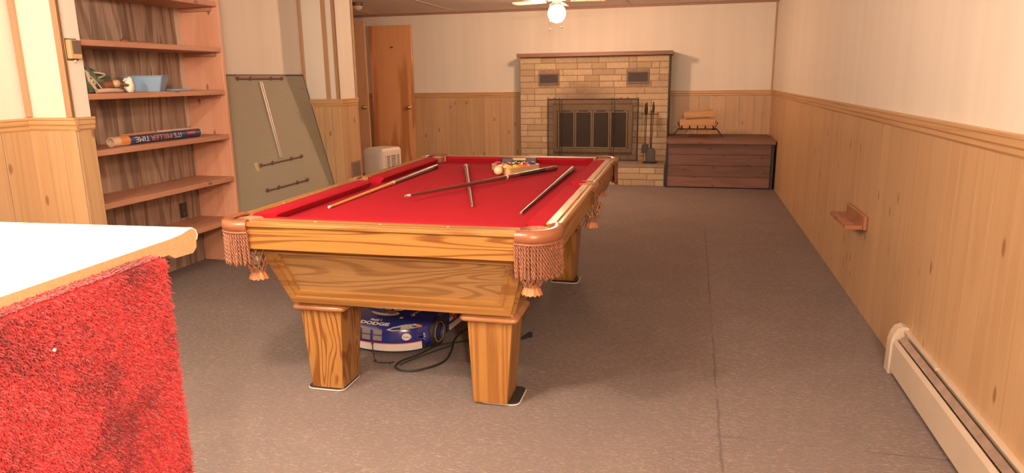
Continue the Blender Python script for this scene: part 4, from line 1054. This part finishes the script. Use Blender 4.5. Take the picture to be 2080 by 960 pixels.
# ------------------------------------------------------------------ toy race car
car = empty('toy_race_car', (-1.498, 2.992, 0), -.10, 'large blue toy stock car with white bumper stripe under the pool table', 'toy car')
prof = [(.004, .026), (0, .075), (.002, .10), (.008, .132), (.022, .150), (.07, .170), (.16, .190), (.30, .205), (.42, .212), (.54, .270), (.62, .300), (.78, .305), (.92, .262), (1.0, .232), (1.14, .228), (1.165, .20), (1.16, .05)]
HWc = .255
def dens(p, k=5):
    out = []
    for i in range(len(p)-1):
        a = Vector(p[max(i-1, 0)]); b0 = Vector(p[i]); c0 = Vector(p[i+1]); d0 = Vector(p[min(i+2, len(p)-1)])
        for j in range(k):
            t = j/k; out.append(.5*((2*b0)+(-a+c0)*t+(2*a-5*b0+4*c0-d0)*t*t+(-a+3*b0-3*c0+d0)*t**3))
    out.append(Vector(p[-1])); return out
cp = dens(prof, 5); arc = [0]
for i in range(1, len(cp)): arc.append(arc[-1]+(cp[i]-cp[i-1]).length)
def S(u, s):
    s = min(max(s, 0), arc[-1]); i = 0
    while i < len(arc)-2 and arc[i+1] < s: i += 1
    t = (s-arc[i])/(arc[i+1]-arc[i]); y, z = cp[i].lerp(cp[i+1], t)
    fr = max(0, 1-y/.30); x = HWc*u*(1-.10*max(0, 1-y/.12)*abs(u)**4); y2 = y+.105*abs(u)**2.4*fr
    if z > .212:   # cabin narrower
        k_ = min(1, max(0, (1-abs(u))/.28)); k_ = k_*k_*(3-2*k_); z = .212+(z-.212)*k_
    z2 = z-.030*abs(u)**5*(1 if z > .10 else 0)+(.012*math.exp(-((abs(u)-.82)/.18)**2) if .12 < y < .40 else 0)
    return Vector((x, y2, z2))
b = MB(); NU, NS = 32, 90
grid = [[S(-1+2*i/NU, arc[-1]*j/NS) for i in range(NU+1)] for j in range(NS+1)]
b.loft(grid, False, False)
for sgn, col_ in ((-1, 0), (1, NU)):   # side skirts down to the sill
    rows = [[grid[j][col_] for j in range(NS+1)], [Vector((sgn*(HWc+.003), grid[j][col_].y, grid[j][col_].z*.45+.03)) for j in range(NS+1)], [Vector((sgn*(HWc-.002), grid[j][col_].y, .036)) for j in range(NS+1)]]
    b.loft(rows, False, False)
b.build('body_shell', 'carblue', car)
b = MB(); b.box((-HWc+.01, .10, .03), (HWc-.01, 1.12, .05)); b.build('chassis', 'black', car)
def onS(x, s, off=.0012):
    u = x/HWc; p = S(u, s); du = S(min(u+.01, 1), s)-S(max(u-.01, -1), s); ds = S(u, s+.003)-S(u, s-.003 if s > .003 else s)
    n = du.cross(ds).normalized()
    if n.y > 0 and n.z < .3: n = -n
    if n.z < -.2: n = -n
    return p+n*off
def decal(name, poly_or_grid, mat, off=.0014):
    """grid of (x,s) rows"""
    mb = MB(); mb.loft([[onS(x, s, off) for x, s in row] for row in poly_or_grid], False, False); return mb.build(name, mat, car)
def rectgrid(x0, x1, s0, s1, n=16, m=3): return [[(x0+(x1-x0)*i/n, s0+(s1-s0)*j/m) for i in range(n+1)] for j in range(m+1)]
decal('white_bumper_stripe', rectgrid(-.246, .246, .004, .042, 40), 'carwhite', .004)
decal('red_pinstripe', rectgrid(-.246, .246, .042, .047, 40), 'carred', .0045)
for x0_ in (-.056, .008):
    for s0_ in (.056, .086): decal('grille_decal', rectgrid(x0_, x0_+.048, s0_, s0_+.025, 6), 'grey', .002)
def tdecal(name, txt, size, xc, s_c, mat, stretch=1.3, off=.0022, rot=0., vs_=1., bold=.0006):
    vs, fs = text_geo(txt, size, 0, bold=bold); mb = MB(); out = []
    for x, y, z in vs:
        xx = (x*math.cos(rot)-y*math.sin(rot)*vs_)*stretch; yy = (x*math.sin(rot)+y*math.cos(rot))*vs_
        out.append(onS(xc+xx, s_c+yy, off))
    mb.add(out, fs); return mb.build(name, mat, car)
tdecal('dodge_lettering', 'DODGE', .026, 0.0, .142, 'carwhite', 1.75, vs_=1.05, bold=.0012)
tdecal('oil_lettering', 'Mobil 1', .017, .0, .168, 'carwhite', 1.25, vs_=1.3)
# hood emblem: script letters above a pale ellipse
def ell(xc, s_c, a, bb, n=28): return [(xc+a*math.cos(2*PI*k/n), s_c+bb*math.sin(2*PI*k/n)) for k in range(n)]
def edecal(name, xc, s_c, a, bb, mat, off):
    mb = MB(); out = [onS(xc, s_c, off)]+[onS(x, s, off) for x, s in ell(xc, s_c, a, bb)]; n = len(out)-1
    mb.add(out, [(0, 1+k, 1+(k+1) % n) for k in range(n)]); return mb.build(name, mat, car)
edecal('emblem_oval', .012, .236, .078, .026, 'carwhite', .002)
edecal('emblem_shade', .0, .252, .078, .022, 'carblue', .003)
edecal('emblem_centre', .046, .242, .032, .018, 'grey', .0036)
edecal('emblem_core', .046, .242, .022, .012, 'brownobj', .0042)
tdecal('hood_lettering', 'Lite', .105, -.01, .295, 'carwhite', 1.35, .0048, bold=.0012)
edecal('round_decal', .175, .078, .022, .020, 'carwhite', .003); tdecal('round_decal_script', 'Dodge', .012, .175, .078, 'grey', 1., .0042)
edecal('hood_pin', .118, .200, .009, .008, 'carwhite', .003)
tdecal('tyre_maker_lettering', 'GOODYEAR', .022, .190, .275, 'carwhite', 1., .003, rot=1.0)
for sx in (-1, 1):   # headlights
    pl = [(.075, .112), (.11, .128), (.155, .146), (.200, .158), (.228, .155), (.236, .145), (.215, .130), (.16, .114), (.11, .106)]
    mb = MB(); cxs = (sum(p[0] for p in pl)/len(pl), sum(p[1] for p in pl)/len(pl)); out = [onS(sx*cxs[0], cxs[1], .003)]+[onS(sx*x, s, .003) for x, s in pl]
    n = len(pl); mb.add(out, [(0, 1+k, 1+(k+1) % n) for k in range(n)]); hl = mb.build('headlight', 'lens', car)
    mb = MB(); pl2 = [(.212, .156), (.228, .155), (.236, .145), (.220, .134), (.208, .14)]; out = [onS(sx*x, s, .0042) for x, s in pl2]; mb.add(out, [tuple(range(5))]); mb.build('amber_lens', 'orange', hl)
for sgn in (-1, 1):
    mb = MB(); mb.box((sgn*(HWc+.0005), .36, .036), (sgn*(HWc+.005), 1.0, .066)); mb.build('white_sill_stripe', 'carwhite', car)
    for k in range(3):
        mb = MB(); mb.box((sgn*(HWc+.0042), .355, .085+k*.026), (sgn*(HWc+.006), .395, .105+k*.026)); mb.build('sponsor_decal', ['carwhite', 'grey', 'carwhite'][k], car)
        mb = MB(); mb.box((sgn*(HWc+.0042), .40, .080+k*.026), (sgn*(HWc+.006), .445, .100+k*.026)); mb.build('sponsor_decal', ['redp', 'carwhite', 'grey'][k], car)
    for y in (.215, .93):
        mb = MB(); R_, Wd = .080, .062; x0_ = sgn*(HWc+.013)
        s_ = -sgn
        mb.lathe([(.050, x0_-sgn*.004), (.058, x0_), (.074, x0_), (R_, x0_+s_*.010), (R_, x0_+s_*Wd), (.06, x0_+s_*(Wd+.006))], (0, y, R_), 32, 'X', caps=False); tr = mb.build('tyre', 'tyre', car)
        mb = MB(); mb.lathe([(.050, x0_-sgn*.003), (.048, x0_+s_*.012), (.030, x0_+s_*.022), (.004, x0_+s_*.018)], (0, y, R_), 28, 'X', caps=False); mb.build('wheel_hub', 'black', tr)
        mb = MB(); ring = [(x0_+sgn*.0012, y+.051*math.cos(2*PI*k/32), R_+.051*math.sin(2*PI*k/32)) for k in range(33)]; mb.tube(ring, .0022, 5); mb.build('rim_ring', 'rimline', tr)
        for a0 in (2.6, -.4):
            vs, fs = text_geo('GOODYEAR', .016, 0, bold=.0003); mb = MB(); out = []
            for x, yy, z in vs:
                a = a0-x/.066; r = .066+yy; out.append((x0_+sgn*.0012, y-sgn*-1*r*math.cos(a)*1., R_+r*math.sin(a)))
            mb.add(out, fs); mb.build('tyre_lettering', 'rimline', tr)
mb = MB()
for k in range(7): pass
pw = [S(-.62+1.24*i/10, arc[-1]*.0) for i in range(2)]
mb = MB(); rows = []
for s0_, s1_ in ((.462, .575),):
    rows = [[onS(x, s, .0025) for x in [-.155+.31*i/14 for i in range(15)]] for s in [s0_+(s1_-s0_)*j/5 for j in range(6)]]
mb.loft(rows, False, False); mb.build('windscreen', 'carglass', car)
# tow string from the bumper
b = MB(); b.tube([(-1.492, 2.984, .064), (-1.487, 2.974, .04), (-1.470, 2.950, .012), (-1.450, 2.918, .004), (-1.425, 2.905, .004), (-1.372, 2.914, .004)], .0028, 6)
b.sphere((-1.450, 2.918, .007), .007, 8, 6); b.sphere((-1.492, 2.984, .066), .006, 8, 6); b.tube([(-1.372, 2.914, .004), (-1.356, 2.930, .004)], .003, 6); b.tube([(-1.372, 2.914, .004), (-1.362, 2.897, .004)], .003, 6)
tag(b.build('tow_string', 'cord'), 'short black knotted string hanging from the toy car bumper', 'string')
# power cord
def spl(p, k=8): return [Vector(q) for q in dens([tuple(x) for x in p], k)]
def dens3(p, k=8):
    out = []
    for i in range(len(p)-1):
        a, b0, c0, d0 = [Vector(p[min(max(i+q, 0), len(p)-1)]) for q in (-1, 0, 1, 2)]
        for j in range(k):
            t = j/k; out.append(.5*((2*b0)+(-a+c0)*t+(2*a-5*b0+4*c0-d0)*t*t+(-a+3*b0-3*c0+d0)*t**3))
    out.append(Vector(p[-1])); return out
z = .005
pth = [(-.80, 3.385, z), (-.86, 3.335, z), (-1.0, 3.31, z), (-1.12, 3.25, z), (-1.22, 3.17, z), (-1.275, 3.03, z), (-1.325, 2.945, z), (-1.325, 2.875, z), (-1.285, 2.840, z), (-1.23, 2.842, z), (-1.19, 2.868, z), (-1.14, 2.93, z), (-1.115, 3.01, z), (-1.125, 3.12, z+.004), (-1.160, 3.27, z), (-1.155, 3.40, z), (-1.09, 3.58, z), (-1.0, 3.75, z), (-1.0, 4.1, z)]
cd = empty('extension_cord', (0, 0, 0), 0, 'black power cord looped on the carpet under the pool table', 'cord')
b = MB(); b.tube(dens3(pth, 6), .0052, 7); b.build('cable', 'cord', cd)
b = MB(); b.hexa([(-.822, 3.362, 0), (-.812, 3.352, 0), (-.770, 3.408, 0), (-.790, 3.425, 0)], [(-.820, 3.364, .016), (-.812, 3.355, .016), (-.772, 3.405, .026), (-.790, 3.42, .026)]); b.build('plug', 'cord', cd, bevel=.003)
b = MB(); b.tube(dens3([(-1.31, 2.90, z), (-1.285, 2.96, z), (-1.235, 3.05, z), (-1.18, 3.13, z+.004), (-1.14, 3.2, z)], 5), .003, 6); b.build('thin_wire', 'cord', cd)

# ------------------------------------------------------------------ ceiling fans with lit globes
def make_fan(c, globe, rot, label, gr_=.086):
    """c: globe centre"""
    f_ = empty('ceiling_fan', c, rot, label, 'ceiling fan')
    b = MB(); b.sphere((0, 0, 0), gr_, 28, 18); g = b.build('glass_globe', globe, f_)
    b = MB(); b.lathe([(.040, .078), (.046, .085), (.046, .118), (.030, .125)], (0, 0, 0), 24); b.build('light_fitter', 'brass', f_)
    zt = ZC-c[2]
    b = MB(); b.lathe([(.045, .122), (.10, .135), (.115, .155), (.115, .225), (.09, .25), (.03, .258), (.03, zt-.03), (.07, zt-.02), (.075, zt-.001)], (0, 0, 0), 32); b.build('motor_housing', 'fan', f_)
    for k in range(5):
        a = 2*PI*k/5; cc, ss = math.cos(a), math.sin(a)
        m4 = Matrix.Rotation(a, 4, 'Z') @ Matrix.Rotation(.16, 4, 'X')
        mb = MB(); out = [(.15, -.045), (.30, -.058), (.50, -.062), (.525, -.04), (.53, 0), (.525, .04), (.50, .062), (.30, .058), (.15, .045)]
        vs = [m4 @ Vector((x, y, 0)) + Vector((0, 0, .125)) for x, y in out]+[m4 @ Vector((x, y, .006)) + Vector((0, 0, .125)) for x, y in out]; n = len(out)
        mb.add(vs, [tuple(range(n))[::-1], tuple(range(n, 2*n))]+[(i, (i+1) % n, n+(i+1) % n, n+i) for i in range(n)]); bl = mb.build('fan_blade', 'fan', f_)
        mb = MB(); mb.box((.09, -.02, .126), (.20, .02, .134), mat=Matrix.Rotation(a, 4, 'Z')); mb.build('blade_bracket', 'brass', bl)
    for dx, L_ in ((-.066, .258), (.062, .238)):
        q = Matrix.Rotation(-rot, 3, 'Z') @ Vector((dx, -.05, 0))
        mb = MB(); mb.tube([(q.x*.6, q.y*.6, .10), (q.x, q.y, .085), (q.x, q.y, .10-L_)], .0016, 6); pc = mb.build('pull_chain', 'brass', f_)
        mb = MB(); mb.sphere((q.x, q.y, .10-L_-.009), .0085, 12, 8, (1, 1, 1.1)); mb.build('chain_knob', flat('aged_brass_knob%d' % int(dx*1000), (.30, .20, .08), .4, metal=.6), pc)
    return f_
make_fan((-1.433, 7.6, 2.003), 'globe', .35, 'ceiling fan with a glowing round glass globe and two pull chains before the fireplace wall', .095)
make_fan((-1.38, 1.40, 1.985), 'globe2', .8, 'second ceiling fan with glowing globe overhead beside the bar')
# flush dome light in the hallway
dm = empty('ceiling_light', (-4.01, 8.16, ZC), 0, 'unlit flush ceiling light with frosted bowl near the left door', 'ceiling light')
b = MB(); b.lathe([(.072, -.042), (.072, 0)], (0, 0, 0), 28); b.build('base_ring', 'domebase', dm)
b = MB(); b.lathe([(.070, -.042), (.066, -.058), (.050, -.080), (.028, -.092), (.003, -.096)], (0, 0, 0), 28); b.build('frosted_bowl', 'dome', dm)

# ------------------------------------------------------------------ light
def plight(name, loc, col, power, r=.07):
    l = bpy.data.lights.new(name, 'POINT'); l.color = col; l.energy = power; l.shadow_soft_size = r
    o = bpy.data.objects.new(name, l); COL.objects.link(o); o.location = loc; return o
plight('unseen_bar_lamp', (-2.35, .75, 2.0), (1., .93, .72), 95, .06)  # unseen lamp over the bar: a bare point light, no pendant fixture
plight('room_lamp_behind_camera', (.5, -1.0, 2.08), (1., .76, .56), 335, .06)
w = bpy.data.worlds.new('world'); w.use_nodes = True; w.node_tree.nodes['Background'].inputs[0].default_value = (1, .75, .55, 1); w.node_tree.nodes['Background'].inputs[1].default_value = .1; sc.world = w
sc.view_settings.view_transform = 'Standard'; sc.view_settings.look = 'None'; sc.view_settings.gamma = 1; sc.view_settings.use_curve_mapping = False
sc.view_settings.exposure = 0.
